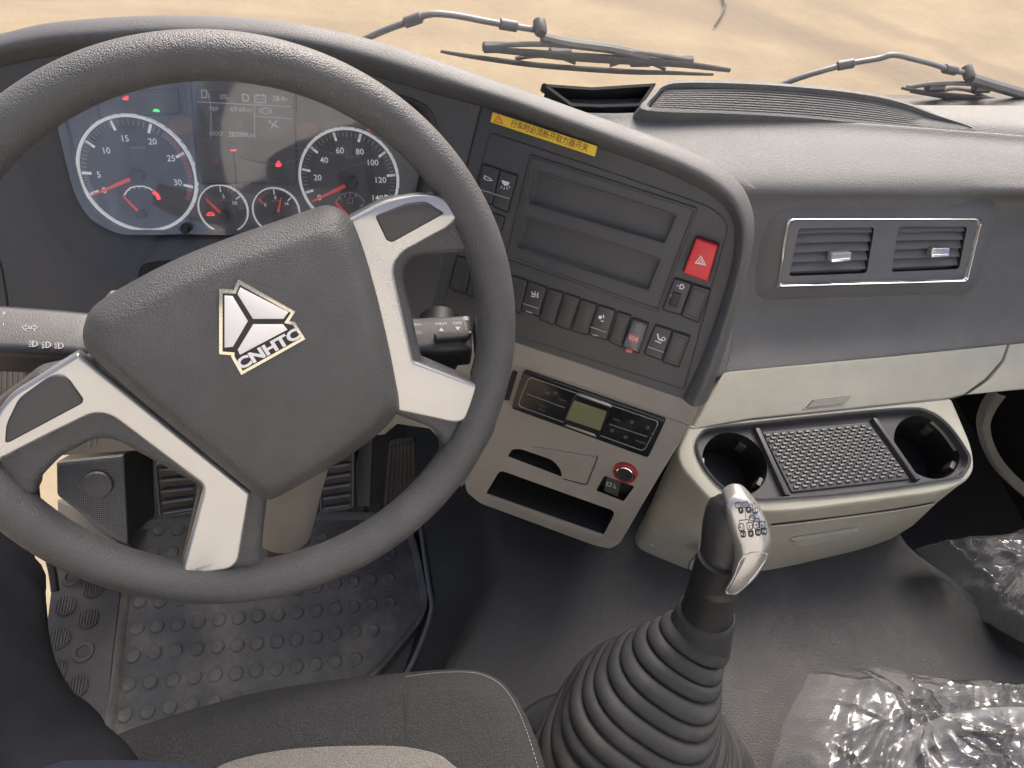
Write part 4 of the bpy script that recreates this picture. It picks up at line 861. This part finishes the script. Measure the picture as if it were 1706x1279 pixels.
def gate_t2(mb):
    for s_, x, y in (('7', 1234, 850), ('9', 1247, 849), ('11', 1258, 851), ('R2', 1238, 890), ('8', 1251, 889), ('10', 1263, 887), ('12', 1273, 885)): textmb(mb, s_, KP, x, y, 5, (1, .03), h=0)
kdrape(gate_t2, 'lettering', 'white', .0010)
# film tab stuck on the lower end of the plate
mb = MB(); q = smoothpoly([(1239, 925), (1278, 922), (1268, 945), (1247, 972), (1228, 988), (1216, 990), (1209, 985), (1222, 962)], 3)
mb.fill(KP.poly(q)); mb.v = drape(mb.v, kb, .0012); part('film_tab', mb, 'enamel', pl_, 60)

# ================================================================ STEERING WHEEL
wh = thing('steering_wheel', 'large four-spoke steering wheel with grained black rim and silver spokes', 'steering wheel', WC)
wu, wv = frame(WN)
mb = MB(); rs = []; NR = 160; NK = 26
for i in range(NR+1):
    a = 2*math.pi*i/NR; d = wu*math.cos(a)+wv*math.sin(a); c = WC+d*WR; rs.append([c+d*(Wr*math.cos(2*math.pi*j/NK))+WN*(Wr*1.08*math.sin(2*math.pi*j/NK)) for j in range(NK)])
mb.rings(rs); part('rim', mb, 'leather', wh, smooth=80)
def loopslab(name, mt, poly, h0, h1, b, seg=4, parent=wh, **k): return part(name, MB().slab3(W.poly(poly), WN, h0, h1, b, seg, True), mt, parent, 50, **k)
RB = rpoly([(560, 470, 5), (585, 362, 6), (650, 328, 8), (730, 322, 10), (812, 338, 8), (830, 400, 8), (785, 420, 14), (716, 424, 12), (688, 430, 12), (672, 452, 14), (704, 598, 10), (790, 634, 8), (840, 640, 8), (825, 720, 8), (770, 815, 8), (738, 790, 10), (742, 742, 16), (722, 714, 14), (655, 690, 6), (600, 640, 6)], 8, 5)
LB = rpoly([(180, 590, 6), (60, 618, 10), (-20, 680, 8), (-50, 720, 8), (-45, 800, 8), (20, 850, 8), (62, 822, 10), (64, 800, 14), (100, 762, 14), (158, 731, 18), (190, 733, 14), (329, 808, 8), (330, 824, 6), (302, 950, 6), (300, 985, 6), (400, 985, 6), (452, 955, 8), (436, 925, 10), (440, 880, 10), (447, 818, 8), (420, 760, 6), (260, 640, 6)], 8, 5)
for q in (RB, LB): loopslab('spoke_core', 'leather', q, -.020, .0035, .008)
RS = rpoly([(578, 364, 5), (640, 331, 18), (696, 319, 20), (738, 326, 16), (764, 357, 10), (744, 378, 10), (668, 419, 14), (652, 444, 16), (686, 597, 4), (802, 641, 5), (804, 651, 5), (776, 693, 10), (757, 702, 14), (660, 681, 5), (630, 560, 2)], 8, 6)
LS = rpoly([(132, 583, 6), (20, 652, 22), (-8, 690, 22), (-14, 752, 14), (0, 763, 4), (70, 727, 8), (158, 684, 18), (186, 687, 16), (337, 802, 6), (338, 812, 6), (303, 946, 5), (312, 954, 4), (384, 942, 14), (398, 928, 12), (417, 815, 4), (300, 720, 2)], 8, 6)
spr = loopslab('spoke_cover', 'silver', RS, -.004, .0090, .0036, label='brushed silver spoke cover on the right')
spl = loopslab('spoke_cover', 'silver', LS, -.004, .0090, .0036, label='brushed silver spoke cover at lower left')
for cor, pr in ((rpoly([(621, 358, 6), (674, 337, 8), (705, 334, 8), (736, 354, 4), (649, 402, 4), (640, 398, 3)], 5), spr), (rpoly([(13, 730, 5), (15, 700, 10), (36, 657, 10), (86, 621, 10), (104, 617, 8), (118, 625, 8), (142, 659, 4), (140, 666, 4), (20, 730, 4)], 6), spl)):
    ctr = V((sum(p[0] for p in cor)/len(cor), sum(p[1] for p in cor)/len(cor))); g_ = [tuple(ctr+(V(p)-ctr)*1.035) for p in cor]
    part('button_gap', MB().slab3(W.poly(g_), WN, .006, .0089), 'seam', pr, 0); part('button', MB().slab3(W.poly(cor), WN, .006, .0112, .002), 'switch', pr)
# centre pad
po = smoothpoly([(160, 508), (230, 466), (300, 431), (380, 399), (460, 371), (520, 350), (548, 343), (570, 350), (586, 370), (602, 410), (622, 478), (642, 560), (656, 630), (661, 664), (652, 690), (620, 722), (560, 764), (500, 799), (456, 822), (440, 823), (420, 812), (370, 772), (300, 713), (230, 655), (180, 611), (150, 582), (140, 562), (143, 535)], 4)
p3 = W.poly(po); pc = W.hit(420, 590); mb = MB()
mb.dome(p3, pc, WN, [(1.0, -.012), (1.0, .006), (.992, .0125), (.97, .0175), (.93, .0235), (.87, .0305), (.84, .0328), (.80, .0340), (.7, .0355), (.5, .0375), (.25, .039), (.08, .0393)])
pad = part('centre_pad', mb, 'leather', wh, smooth=60); pb = mb.bvh()
PP = Pl(WC+WN*.037, WN)
# emblem: brass edged badge, black ground, three white blades, lettering
def z6(x, y): return (340+x/6.73, 450+y/6.73)
em_o = [z6(*p) for p in ((165, 212), (325, 218), (378, 100), (1022, 458), (955, 560), (1018, 575), (1135, 765), (415, 1168), (300, 965), (300, 945), (165, 935))]
eo = PP.poly(em_o); mb = MB(); mb.slab3(eo, WN, -.002, .0028, .0007, 2); em = part('emblem', mb, 'brass', pad, 35, label='white three-bladed badge with a black name bar')
mb = MB(); mb.slab3(offset(eo, WN, .0026), WN, .002, .0032); part('badge_ground', mb, 'black', em, 0)
for q in (((228, 275), (318, 282), (488, 560), (322, 845), (228, 855)), ((403, 185), (940, 462), (885, 535), (545, 535), (372, 258)), ((548, 595), (880, 595), (930, 655), (400, 935), (375, 880))):
    mb = MB(); mb.slab3(PP.poly([z6(*p) for p in q]), WN, .003, .0042, .0004, 2); part('blade', mb, 'enamel', em, 35)
mb = MB(); d_ = (1030-395, 665-1010)
textmb(mb, 'CNHTC', PP, *z6(722, 872), 17.5, d_, h=.0042, bold=.045, squeeze=1.28); part('lettering', mb, 'white', em, 0)
# column shroud and boots behind the wheel
col_ = thing('steering_column', 'grey and beige steering column shroud behind the wheel', 'steering column', at(470, 900, .95))
cdir = -WN
mb = MB(); c0 = WC-WN*.035; mb.tube([c0-V((0,0,.02)), c0-WN*.02-V((0,0,.02)), c0-WN*.10-V((0,0,.02)), c0-WN*.20-V((0,0,.02))], [.035, .042, .048, .05], 24); part('upper_shroud', mb, 'greyshroud', col_)
mb = MB(); sp_ = [at(172, 516, .70), at(190, 508, .70), at(225, 508, .71), at(290, 510, .73)]; mb.tube(sp_, [.006, .013, .016, .018], 16); part('shroud_ear', mb, 'greyshroud', col_)
mb = MB(); a = at(500, 640, .74); b = at(472, 880, .93); d = (b-a); mb.tube([a, a+d*.3, a+d*.7, b], [.046, .043, .037, .034], 24); part('lower_shroud', mb, 'beige', col_)
mb = MB(); mb.tube([b-d*.05, b+d*.35], [.016, .016], 14); part('shaft', mb, 'black', col_)
# stalks
def stalk(name_lbl, poly, plane, th, b, mt='stalk'):
    t = thing('stalk_switch', name_lbl, 'stalk switch', plane.hit(*poly[0]), 'steering column stalks')
    part('lever', MB().slab3(plane.poly(poly), plane.n, -th, 0, b, 5, True), mt, t, 50); return t
SP1 = pl3((0, 545, .655), (140, 552, .675), (0, 500, .668))
s1 = stalk('broad stalk left of the wheel with headlamp and turn arrow symbols', rpoly([(-60, 498, 8), (100, 510, 20), (170, 517, 20), (190, 560, 20), (160, 592, 16), (80, 588, 10), (-60, 582, 8)], 10, 4), SP1, .032, .009)
mb = MB()
for x in (55, 77, 98):
    y = 573+(x-55)*.07; mb.stroke(SP1, [(x, y-4.5), (x+3, y-4.5), (x+7, y-2), (x+7, y+2), (x+3, y+4.5), (x, y+4.5)], 1.1, .0005, True)
    for k in range(4): mb.stroke(SP1, [(x-7, y-4+k*2.7+(1.5 if x == 77 else 0)), (x-2, y-4+k*2.7)], 1, .0005)
for sx, x in ((-1, 43), (1, 57)):
    mb.stroke(SP1, [(x+sx*6, 546), (x, 541), (x, 544), (x-sx*5, 544), (x-sx*5, 548), (x, 548), (x, 551)], .9, .0005, True)
textmb(mb, 'II', SP1, 7, 522, 6, h=.0005); textmb(mb, 'I', SP1, 6, 541, 6, h=.0005)
part('symbols', mb, 'lightgrey', s1, 0)
SP2 = pl3((690, 550, .735), (800, 545, .745), (700, 520, .745))
s2 = stalk('cruise stalk right of the wheel lettered MEM and OFF', rpoly([(640, 527, 4), (786, 520, 6), (788, 580, 6), (640, 592, 4)], 6), SP2, .032, .009)
P('end_cap', 'switch', s2, 'slab', SP2, rpoly([(790, 520, 5), (830, 519, 5), (830, 570, 8), (794, 568, 8)], 6), -.03, .001, .006)
P('slider', 'stalk', s2, 'slab', SP2, rpoly([(722, 561, 2), (786, 558, 2), (778, 568, 4), (726, 572, 2)], 3), -.002, .008, .002)
mb = MB(); textmb(mb, 'RES/+', SP2, 694, 541, 5, (1, -.02), h=.0005); textmb(mb, 'SET/-', SP2, 696, 555, 5, (1, -.02), h=.0005); textmb(mb, 'MEM', SP2, 735, 540, 5.5, (1, -.02), h=.0005, squeeze=1.15); textmb(mb, 'OFF', SP2, 762, 539, 5.5, (1, -.02), h=.0005, squeeze=1.15)
for tri in ([(735, 545.5), (739.5, 552), (731, 552)], [(758, 544.5), (767, 544.5), (762.5, 551)]): mb.slab(SP2, tri, 0, .0005)
part('lettering', mb, 'lightgrey', s2, 0)
# ignition barrel
igp = pl3((735, 600, .80), (770, 600, .80), (735, 630, .82)); c = igp.hit(728, 602); u, v = frame(igp.n)
ig = part('ignition_lock', MB().rings([ring3(c-igp.n*.06, u, v, .024), ring3(c, u, v, .022), ring3(c+igp.n*.003, u, v, .018)], True, False, True), 'black', loc=c)
tag(ig, 'black ignition lock barrel under the right stalk', 'ignition lock')

# ================================================================ FLOOR MAT, TREAD PLATE, PEDALS
fz = V((0, 0, 1))
mo = smoothpoly([(213, 880), (330, 868), (480, 862), (600, 858), (672, 868), (694, 905), (706, 955), (714, 1005), (704, 1040), (672, 1080), (640, 1118), (560, 1190), (480, 1270), (300, 1300), (180, 1300), (190, 1130), (205, 1000), (209, 930)], 4)
fm = thing('floor_mat', 'dusty black rubber floor mat with raised round studs under the wheel', 'floor mat', FLOOR.hit(430, 1060))
m3 = FLOOR.poly(mo); mb = MB(); mb.slab3(m3, fz, 0, .008, .003); part('sheet', mb, 'matrubber', fm)
mb = MB(); i3 = offset(m3, fz, .012); mb.rings([[p+fz*.006 for p in m3], [p+fz*.018 for p in offset(m3, fz, .002)], [p+fz*.018 for p in offset(m3, fz, .006)], [p+fz*.007 for p in offset(m3, fz, .014)]]); part('raised_edge', mb, 'matrubber', fm, 60)
def z3(x, y): return (x/2.436, 754+y/2.436)
row0 = [[(575, 612), (655, 612), (738, 605), (820, 595), (900, 588), (980, 580), (1060, 574), (1135, 568), (1210, 562), (1284, 552), (1362, 540), (1433, 530), (1503, 525), (1577, 520)],
 [(563, 720), (643, 712), (727, 703), (810, 694), (893, 685), (973, 678), (1051, 670), (1132, 664), (1207, 657), (1284, 650), (1362, 642), (1434, 632), (1507, 624), (1580, 617)],
 [(547, 832), (634, 820), (717, 811), (805, 802), (887, 794), (967, 788), (1047, 780), (1128, 772), (1205, 765), (1284, 755), (1362, 742), (1440, 733), (1513, 728)],
 [(530, 947), (616, 936), (707, 927), (794, 918), (878, 908), (962, 902), (1044, 890), (1126, 884), (1206, 874), (1284, 865), (1362, 853), (1443, 845)],
 [(514, 1070), (604, 1056), (694, 1040), (783, 1028), (872, 1018), (958, 1006), (1040, 996)],
 [(500, 1190), (592, 1180), (684, 1166)]]
up_ = [[(x+12-(x-1284)*.02, y-103) for x, y in row0[0]], [(x+24-(x-1284)*.04, y-200) for x, y in row0[0]], [(x+34-(x-1284)*.06, y-290) for x, y in row0[0]]]
stm = None
def studmesh(r, h):
    mb = MB(); u, v = V((1, 0, 0)), V((0, 1, 0)); mb.rings([ring3(V(), u, v, r, 14), ring3(fz*h*.7, u, v, r*.93, 14), ring3(fz*h, u, v, r*.75, 14), ring3(fz*h*.8, u, v, r*.6, 14)], True, False, True); return mb
def inst(name, src, parent, loc):
    o = src.copy(); COL.objects.link(o); o.parent = parent; o.location = V(loc)-wloc(parent); return o
for r in up_+row0:
    for x, y in r:
        p = FLOOR.hit(*z3(x, y), .008)
        if stm is None:
            mb = studmesh(.0112, .0032); stm = part('stud', mb, 'matrubber', None); stm.parent = fm; stm.location = p-wloc(fm)
        else: inst('stud', stm, fm, p)
tp = thing('tread_plate', 'black tread strip with ribbed round grips beside the door', 'tread plate', FLOOR.hit(140, 1100))
P('strip', 'tread', tp, 'slab', FLOOR, [(96, 938), (150, 950), (206, 985), (203, 1010), (190, 1120), (176, 1300), (40, 1300), (78, 1080), (88, 1000)], 0, .012, .003)
s0 = None
def gripmesh(ring=False):
    mb = MB(); u, v = V((1, 0, 0)), V((0, 1, 0)); r = .0165
    if ring: mb.rings([ring3(V(), u, v, r, 20), ring3(fz*.003, u, v, r*.95, 20), ring3(fz*.003, u, v, r*.6, 20), ring3(V(), u, v, r*.5, 20)]); return mb
    mb.rings([ring3(V(), u, v, r, 20), ring3(fz*.002, u, v, r, 20)], True, False, True)
    for k in range(7):
        x = (k-3)*.0043; L = math.sqrt(max(1e-6, r*r-x*x))*.93; mb.slab3([V((x-.001, -L, 0)), V((x+.001, -L, 0)), V((x+.001, L, 0)), V((x-.001, L, 0))], fz, .0015, .0042)
    return mb
gm = {}
for x, y, k in ((305, 515, 1), (392, 562, 0), (280, 632, 0), (370, 685, 0), (255, 765, 0), (350, 818, 1), (240, 900, 0), (325, 960, 0), (310, 1100, 1), (200, 1030, 0)):
    p = FLOOR.hit(*z3(x, y), .012)
    if k not in gm: o = part('grip', gripmesh(k), 'tread', None); o.parent = tp; o.location = p-wloc(tp); gm[k] = o
    else: inst('grip', gm[k], tp, p)
# foot rest block at the left
FR = pl3((97, 768, 1.10), (207, 757, 1.12), (213, 905, 1.16))
fr = thing('foot_rest', 'grey textured foot rest block with a round button', 'foot rest', FR.hit(200, 900))
q = rpoly([(96, 768, 3), (206, 757, 3), (214, 905, 3), (180, 888, 4), (97, 822, 6)], 3); f3 = FR.poly(q)
mb = MB(); mb.slab3(f3, FR.n, -.002, .006, .002); part('plate', mb, 'weave', fr, 35); mb = MB(); mb.rings([[p-FR.n*.001 for p in f3], [p-FR.n*.10+V((0, .03, -.06)) for p in f3]]); part('block', mb, 'black', fr, 35)
mb = MB(); A, B, C, D = [V(p) for p in ((99, 770), (204, 760), (211, 902), (99, 890))]
for i in range(30):
    for j in range(40):
        p = A.lerp(B, (i+.5)/30).lerp(D.lerp(C, (i+.5)/30), (j+.5)/40)
        if p.y > 822+(p.x-97)*.69-3 and p.x < 200: continue
        k = .0012; c = FR.hit(p.x, p.y, .006); u, v = frame(FR.n); mb.add([c-u*k, c-v*k, c+u*k, c+v*k, c+FR.n*.0013], [(0, 1, 4), (1, 2, 4), (2, 3, 4), (3, 0, 4)])
part('knurl', mb, 'weave', fr, 0, kind='stuff')
c = FR.hit(165, 803); u, v = frame(FR.n); k = 24*FR.px(165, 803); part('button', MB().rings([ring3(c+FR.n*.004, u, v, k), ring3(c+FR.n*.010, u, v, k*.98), ring3(c+FR.n*.012, u, v, k*.9), ring3(c+FR.n*.013, u, v, k*.5)], True, False, True), 'pedal', fr)
# pale kick trim under the block
mb = MB(); kq = [(94, 832), (120, 842), (190, 900), (205, 930), (150, 950), (96, 938)]; mb.slab3([at(x, y, 1.2) for x, y in kq], V((-.3, -.5, .8)).normalized(), -.03, 0, .004)
tag(part('kick_trim', mb, 'beige', loc=at(140, 900, 1.2)), 'small beige kick trim below the foot rest', 'trim')
def pedal(label, poly, pl, ribs, arm=None, mt='pedal', vertical=False):
    t = thing('foot_pedal', label, 'pedal', pl.hit(*poly[2]), 'foot pedals'); P('plate', 'black' if not vertical else 'rubber', t, 'slab', pl, rpoly(poly, 6), -.012, 0, .003)
    P('edge_trim', mt, t, 'frame_', pl, rpoly(poly, 8), 3, -.002, .003, .001) if not vertical else None
    TL, TR, BR, BL = [V(p) for p in poly]
    for k in range(ribs):
        s_ = (k+.6)/ribs
        if vertical: a, b = TL.lerp(TR, s_), BL.lerp(BR, s_)
        else: a, b = TL.lerp(BL, s_).lerp(TR.lerp(BR, s_), .1), TL.lerp(BL, s_).lerp(TR.lerp(BR, s_), .9)
        P('rib', mt, t, 'slab', pl, rpoly([(a.x-(1.6 if vertical else 0), a.y-(0 if vertical else 2.2)), (a.x+(1.6 if vertical else 0), a.y+(0 if vertical else 2.2)), (b.x+(1.6 if vertical else 0), b.y+(0 if vertical else 2.2)), (b.x-(1.6 if vertical else 0), b.y-(0 if vertical else 2.2))], 1.5, 2), -.002, .005, .0015)
    if arm: part('lever', MB().tube([V(a) for a in arm], .012, 12), 'black', t)
p1 = pl3((290, 790, 1.12), (325, 790, 1.12), (290, 860, 1.16)); pedal('ribbed clutch pedal left of the steering column', [(258, 770), (330, 766), (332, 850), (266, 861)], p1, 5, [at(300, 800, 1.14), at(310, 690, 1.25)])
p2 = pl3((560, 770, 1.12), (590, 770, 1.12), (560, 850, 1.16)); pedal('ribbed brake pedal right of the steering column', [(530, 752), (590, 742), (590, 845), (534, 853)], p2, 6, [at(575, 790, 1.14), at(600, 690, 1.25)])
p3_ = pl3((660, 770, 1.12), (690, 770, 1.12), (660, 870, 1.2)); pedal('black accelerator pedal with lengthwise ribs', [(648, 742), (692, 735), (694, 860), (636, 868)], p3_, 7, mt='rubber', vertical=True)
# pedal bracket, dark blue-grey post between brake and accelerator
mb = MB(); mb.slab3([at(x, y, 1.2) for x, y in ((592, 700), (625, 700), (618, 845), (596, 845))], V((0, -1, .3)).normalized(), -.05, 0, .004); tag(part('pedal_bracket', mb, 'switch', loc=at(605, 845, 1.2)), 'dark upright bracket between brake and accelerator pedals', 'bracket')
# wavy seal between mat and tunnel
mb = MB(); sp_ = [(700, 870), (708, 930), (716, 985), (719, 1015), (706, 1060), (684, 1110), (660, 1150)]; mb.tube(smoothpoly([atz(x, y, FZ+.02) for x, y in sp_], 5, False), .004, 8); tag(part('carpet_seal', mb, 'greyshroud', loc=atz(716, 985, FZ)), 'thin trim edge running along the right side of the floor mat', 'trim edge')

mb = MB(); mb.tube(smoothpoly([at(x, y, 1.16) for x, y in ((56, 770), (60, 830), (70, 890), (86, 945), (92, 985))], 5, False), .006, 10); tag(part('door_seal', mb, 'black', loc=at(70, 890, 1.16)), 'black rubber door seal curving down beside the foot rest', 'door seal')

# ================================================================ DRIVER SEAT
SZ = -.80; SP_ = Pl((0, 0, SZ), (0, -.12, .99))
seat = thing('driver_seat', 'dark grey fabric seat cushion with beige centre at the bottom', 'seat', SP_.hit(600, 1200)-V((0, 0, .12)))
sx = smoothpoly([(120, 1262), (180, 1226), (300, 1186), (430, 1152), (560, 1132), (676, 1120), (750, 1115), (800, 1118), (838, 1136), (866, 1172), (890, 1222), (912, 1290), (935, 1380), (950, 1480), (600, 1520), (200, 1520), (60, 1450), (70, 1340)], 5)
s3_ = SP_.poly(sx); sn = SP_.n; rs = []
for d, h in ((.012, -.13), (-.004, -.10), (-.008, -.06), (-.004, -.028), (.004, -.012), (.012, -.003), (.022, .001), (.034, .002)): rs.append([p+sn*h for p in offset(s3_, sn, d)])
mb = MB(); mb.rings(rs); mb.fill(rs[-1]); cush = part('cushion', mb, 'fabric', seat, 70); sb = mb.bvh()
def sdrape(poly, name, mt, h, prism=0):
    mb = MB(); q = SP_.poly(poly, .03); mb.fill(drape(q, sb, h)); return part(name, mb, mt, cush, 60)
ins = smoothpoly([(330, 1330), (370, 1284), (430, 1262), (520, 1249), (640, 1246), (700, 1252), (745, 1270), (780, 1330), (560, 1360)], 6)
mb = MB(); i3 = drape(SP_.poly(ins, .03), sb, .002); mb.slab3(i3, sn, -.002, .0015, .001); part('centre_insert', mb, 'fabric_beige', cush, 60)
def sline(pts, w, name, mt, h): mb = MB(); mb.stroke(SP_, pts, w, 0, False, .0001); mb.v = drape(mb.v, sb, h); part(name, mb, mt, cush, 60)
sline([(672, 1128), (674, 1160), (676, 1200), (678, 1245)], 1.8, 'seam', 'seam', .0012)
st_ = smoothpoly([(676, 1127), (720, 1121), (770, 1119), (805, 1124), (836, 1142), (860, 1176), (880, 1225), (900, 1290)], 10, False); mb = MB()
acc = 0
for i in range(0, len(st_)-1):
    a, b = st_[i], st_[i+1]; n_d = max(1, int((b-a).length/6.5))
    for k in range(n_d):
        p, q = a.lerp(b, k/n_d), a.lerp(b, (k+.62)/n_d); mb.stroke(SP_, [tuple(p), tuple(q)], 1.1, 0, False, .0001)
mb.v = drape(mb.v, sb, .0016); part('stitching', mb, 'stitch', cush, 0, kind='stuff')

# ================================================================ PERSON (trouser leg at the left edge)
per = thing('person', 'person in black trousers seated at the lower left, one leg in view', 'person', at(-60, 1400, .62))
path = [at(-120, 880, 1.15), at(-75, 905, 1.0), at(-40, 945, .86), at(-22, 1000, .78), at(-12, 1060, .74), at(0, 1130, .70), at(20, 1210, .66), at(50, 1300, .62), at(80, 1400, .58)]
rad = [.050, .052, .052, .052, .051, .054, .058, .064, .070]
pp = smoothpoly(path, 8, False); rr = [rad[min(i//8, 8)]+(rad[min(i//8+1, 8)]-rad[min(i//8, 8)])*(i % 8)/8 for i in range(len(pp))]
mb = MB(); mb.tube(pp, rr, 40, True, 1.0, V((1, 0, 0)))
vv = []
for i, p in enumerate(mb.v):
    ci = min(i//40, len(pp)-1); c = pp[ci]; d = p-c
    if d.length > 1e-5:
        f = noise.noise(p*8)*.009+abs(noise.noise(V((p.x*16+p.y*9, p.y*14, p.z*18))))*.016-.006; p = p+d.normalized()*f
    vv.append(p)
mb.v = vv; part('trouser_leg', mb, 'trouser', per, 80)
mb = MB(); hp = [at(x, y, .575) for x, y in ((-60, 1272), (60, 1268), (180, 1266), (290, 1270), (350, 1278))]; hq = [at(x, y, .53) for x, y in ((-60, 1330), (60, 1335), (180, 1335), (290, 1335), (360, 1335))]; hr = [at(x, y, .60) for x, y in ((-60, 1290), (60, 1290), (180, 1285), (290, 1290), (350, 1292))]
mb.rings(grid([hr, hp, hq], 5, 4), False); part('jacket_hem', mb, 'blue_cloth', per, 80)

# ================================================================ PASSENGER SIDE: wrapped seats
def crumple(name, mt, outline, z0, amp, fs, seed, label, cat, group, dome=.05, drop=.045, NR_=60, NA_=300):
    # loose film: rings from an uneven outline inwards, broad folds with sharp ridges, edge hanging down
    P0 = Pl((0, 0, z0), (0, 0, 1)); o = P0.poly(outline); ctr = sum(o, V())/len(o); rnd = random.Random(seed)
    seg = [(o[i]-o[i-1]).length for i in range(len(o))]; tot = sum(seg); edge = []
    for i in range(len(o)):
        k = max(2, int(NA_*seg[i]/tot))
        for j in range(k):
            p = o[i-1].lerp(o[i], j/k); d = (p-ctr).normalized(); edge.append(p+d*(noise.noise(p*28+V((seed, 0, 0)))*.006+abs(noise.noise(p*50))*.003))
    creases = [(V((rnd.uniform(min(p.x for p in o), max(p.x for p in o)), rnd.uniform(min(p.y for p in o), max(p.y for p in o)))), rnd.uniform(0, math.pi), rnd.uniform(.003, .009), rnd.uniform(.3, 1.0), rnd.uniform(.04, .15)) for _ in range(70)]
    def hgt(x, y, d):
        p = V((x*fs+seed, y*fs, 0)); w_ = V((noise.noise(p*.7), noise.noise(p*.7+V((5, 2, 0))), 0))*.8; p = p+w_
        n1 = 1-abs(noise.noise(p)*2); n2 = 1-abs(noise.noise(p*2.1+V((3, 1, 0)))*2); n3 = 1-abs(noise.noise(p*4.7)*2)
        h = amp*(n1*.55+n2*.30+n3*.14)
        for c, a_, wd, k, ln in creases:
            q = V((x, y))-c; ac = abs(q.x*math.sin(a_)-q.y*math.cos(a_)+.01*math.sin(q.x*40)); al = abs(q.x*math.cos(a_)+q.y*math.sin(a_))
            if ac < wd and al < ln: h += amp*.38*k*(1-ac/wd)*(1-al/ln)
        e = min(1, d/dome); return z0+h*(.3+.7*e)-drop*(1-e)**2
    rs = []
    for r in range(NR_+1):
        t = 1-(r/NR_)**.9*.985; ring = []
        for p in edge:
            q = ctr+(p-ctr)*t; d = (p-q).length; ring.append(V((q.x, q.y, hgt(q.x, q.y, d))))
        rs.append(ring)
    mb = MB().rings(rs); mb.f.append(tuple(range(NR_*len(edge), (NR_+1)*len(edge))))
    ob = part(name, mb, mt, None, 30, loc=ctr); return tag(ob, label, cat, group)
PZ = -.93
ps = thing('passenger_seat', 'dark grey seat at the lower right under crumpled clear film', 'seat', atz(1520, 1250, TZ))
PS = Pl((0, 0, PZ), (0, 0, 1)); q3 = PS.poly(smoothpoly([(1470, 1210), (1500, 1165), (1590, 1150), (1720, 1150), (1850, 1180), (1860, 1420), (1560, 1450), (1450, 1430), (1455, 1290)], 5)); rs = []
for d, h in ((.0, -.12), (-.006, -.06), (0, -.03), (.012, -.012), (.03, -.006), (.06, -.004)): rs.append([p+fz*h for p in offset(q3, fz, d)])
mb = MB(); mb.rings(rs); mb.fill(rs[-1]); part('cushion', mb, 'fabric', ps, 70)
part('bolster', MB().tube(smoothpoly([atz(1490, 1300, PZ), atz(1520, 1240, PZ), atz(1600, 1205, PZ), atz(1690, 1195, PZ), atz(1780, 1205, PZ)], 5, False), .012, 16), 'greyshroud', ps)
crumple('clear_film', 'plastic_film', [(1300, 1330), (1312, 1240), (1330, 1185), (1348, 1150), (1366, 1110), (1410, 1104), (1495, 1094), (1540, 1106), (1630, 1122), (1706, 1130), (1800, 1150), (1850, 1250), (1840, 1420), (1300, 1430)], PZ+.010, .034, 9, 3, label='crumpled clear film covering the seat at the bottom right', cat='plastic film', group='clear plastic covers')
PZ2 = -.97
bx = thing('folded_seat', 'dark folded seat edge at the right under a clear bag', 'seat', atz(1690, 960, TZ))
BS = Pl((0, 0, PZ2), (0, 0, 1)); q3 = BS.poly(smoothpoly([(1690, 925), (1740, 905), (1800, 900), (1850, 980), (1800, 1060), (1740, 1040), (1700, 990)], 5)); rs = []
for d, h in ((.0, -.14), (-.004, -.06), (.004, -.02), (.02, -.006)): rs.append([p+fz*h for p in offset(q3, fz, d)])
mb = MB(); mb.rings(rs); mb.fill(rs[-1]); part('cushion', mb, 'fabric', bx, 70)
crumple('clear_film', 'plastic_film', [(1562, 886), (1600, 880), (1650, 868), (1706, 864), (1800, 866), (1850, 960), (1820, 1060), (1760, 1050), (1706, 1025), (1660, 1000), (1622, 972), (1600, 935)], PZ2+.012, .036, 9, 11, label='clear bag spread over the dark folded seat at the right edge', cat='plastic film', group='clear plastic covers', drop=.07)
# door-side trim in the passenger footwell
mb = MB(); tq = [[at(1660, 655, 1.27), at(1645, 680, 1.27), at(1638, 712, 1.275), at(1650, 757, 1.28), at(1680, 802, 1.29), at(1750, 862, 1.3)], [at(1676, 660, 1.265), at(1659, 684, 1.265), at(1650, 712, 1.27), at(1662, 752, 1.275), at(1694, 793, 1.285), at(1760, 848, 1.295)]]
g = grid(tq, 5, 5); mb.rings(g, False); mb.rings([[p+V((.01, .02, -.02)) for p in r] for r in g], False)
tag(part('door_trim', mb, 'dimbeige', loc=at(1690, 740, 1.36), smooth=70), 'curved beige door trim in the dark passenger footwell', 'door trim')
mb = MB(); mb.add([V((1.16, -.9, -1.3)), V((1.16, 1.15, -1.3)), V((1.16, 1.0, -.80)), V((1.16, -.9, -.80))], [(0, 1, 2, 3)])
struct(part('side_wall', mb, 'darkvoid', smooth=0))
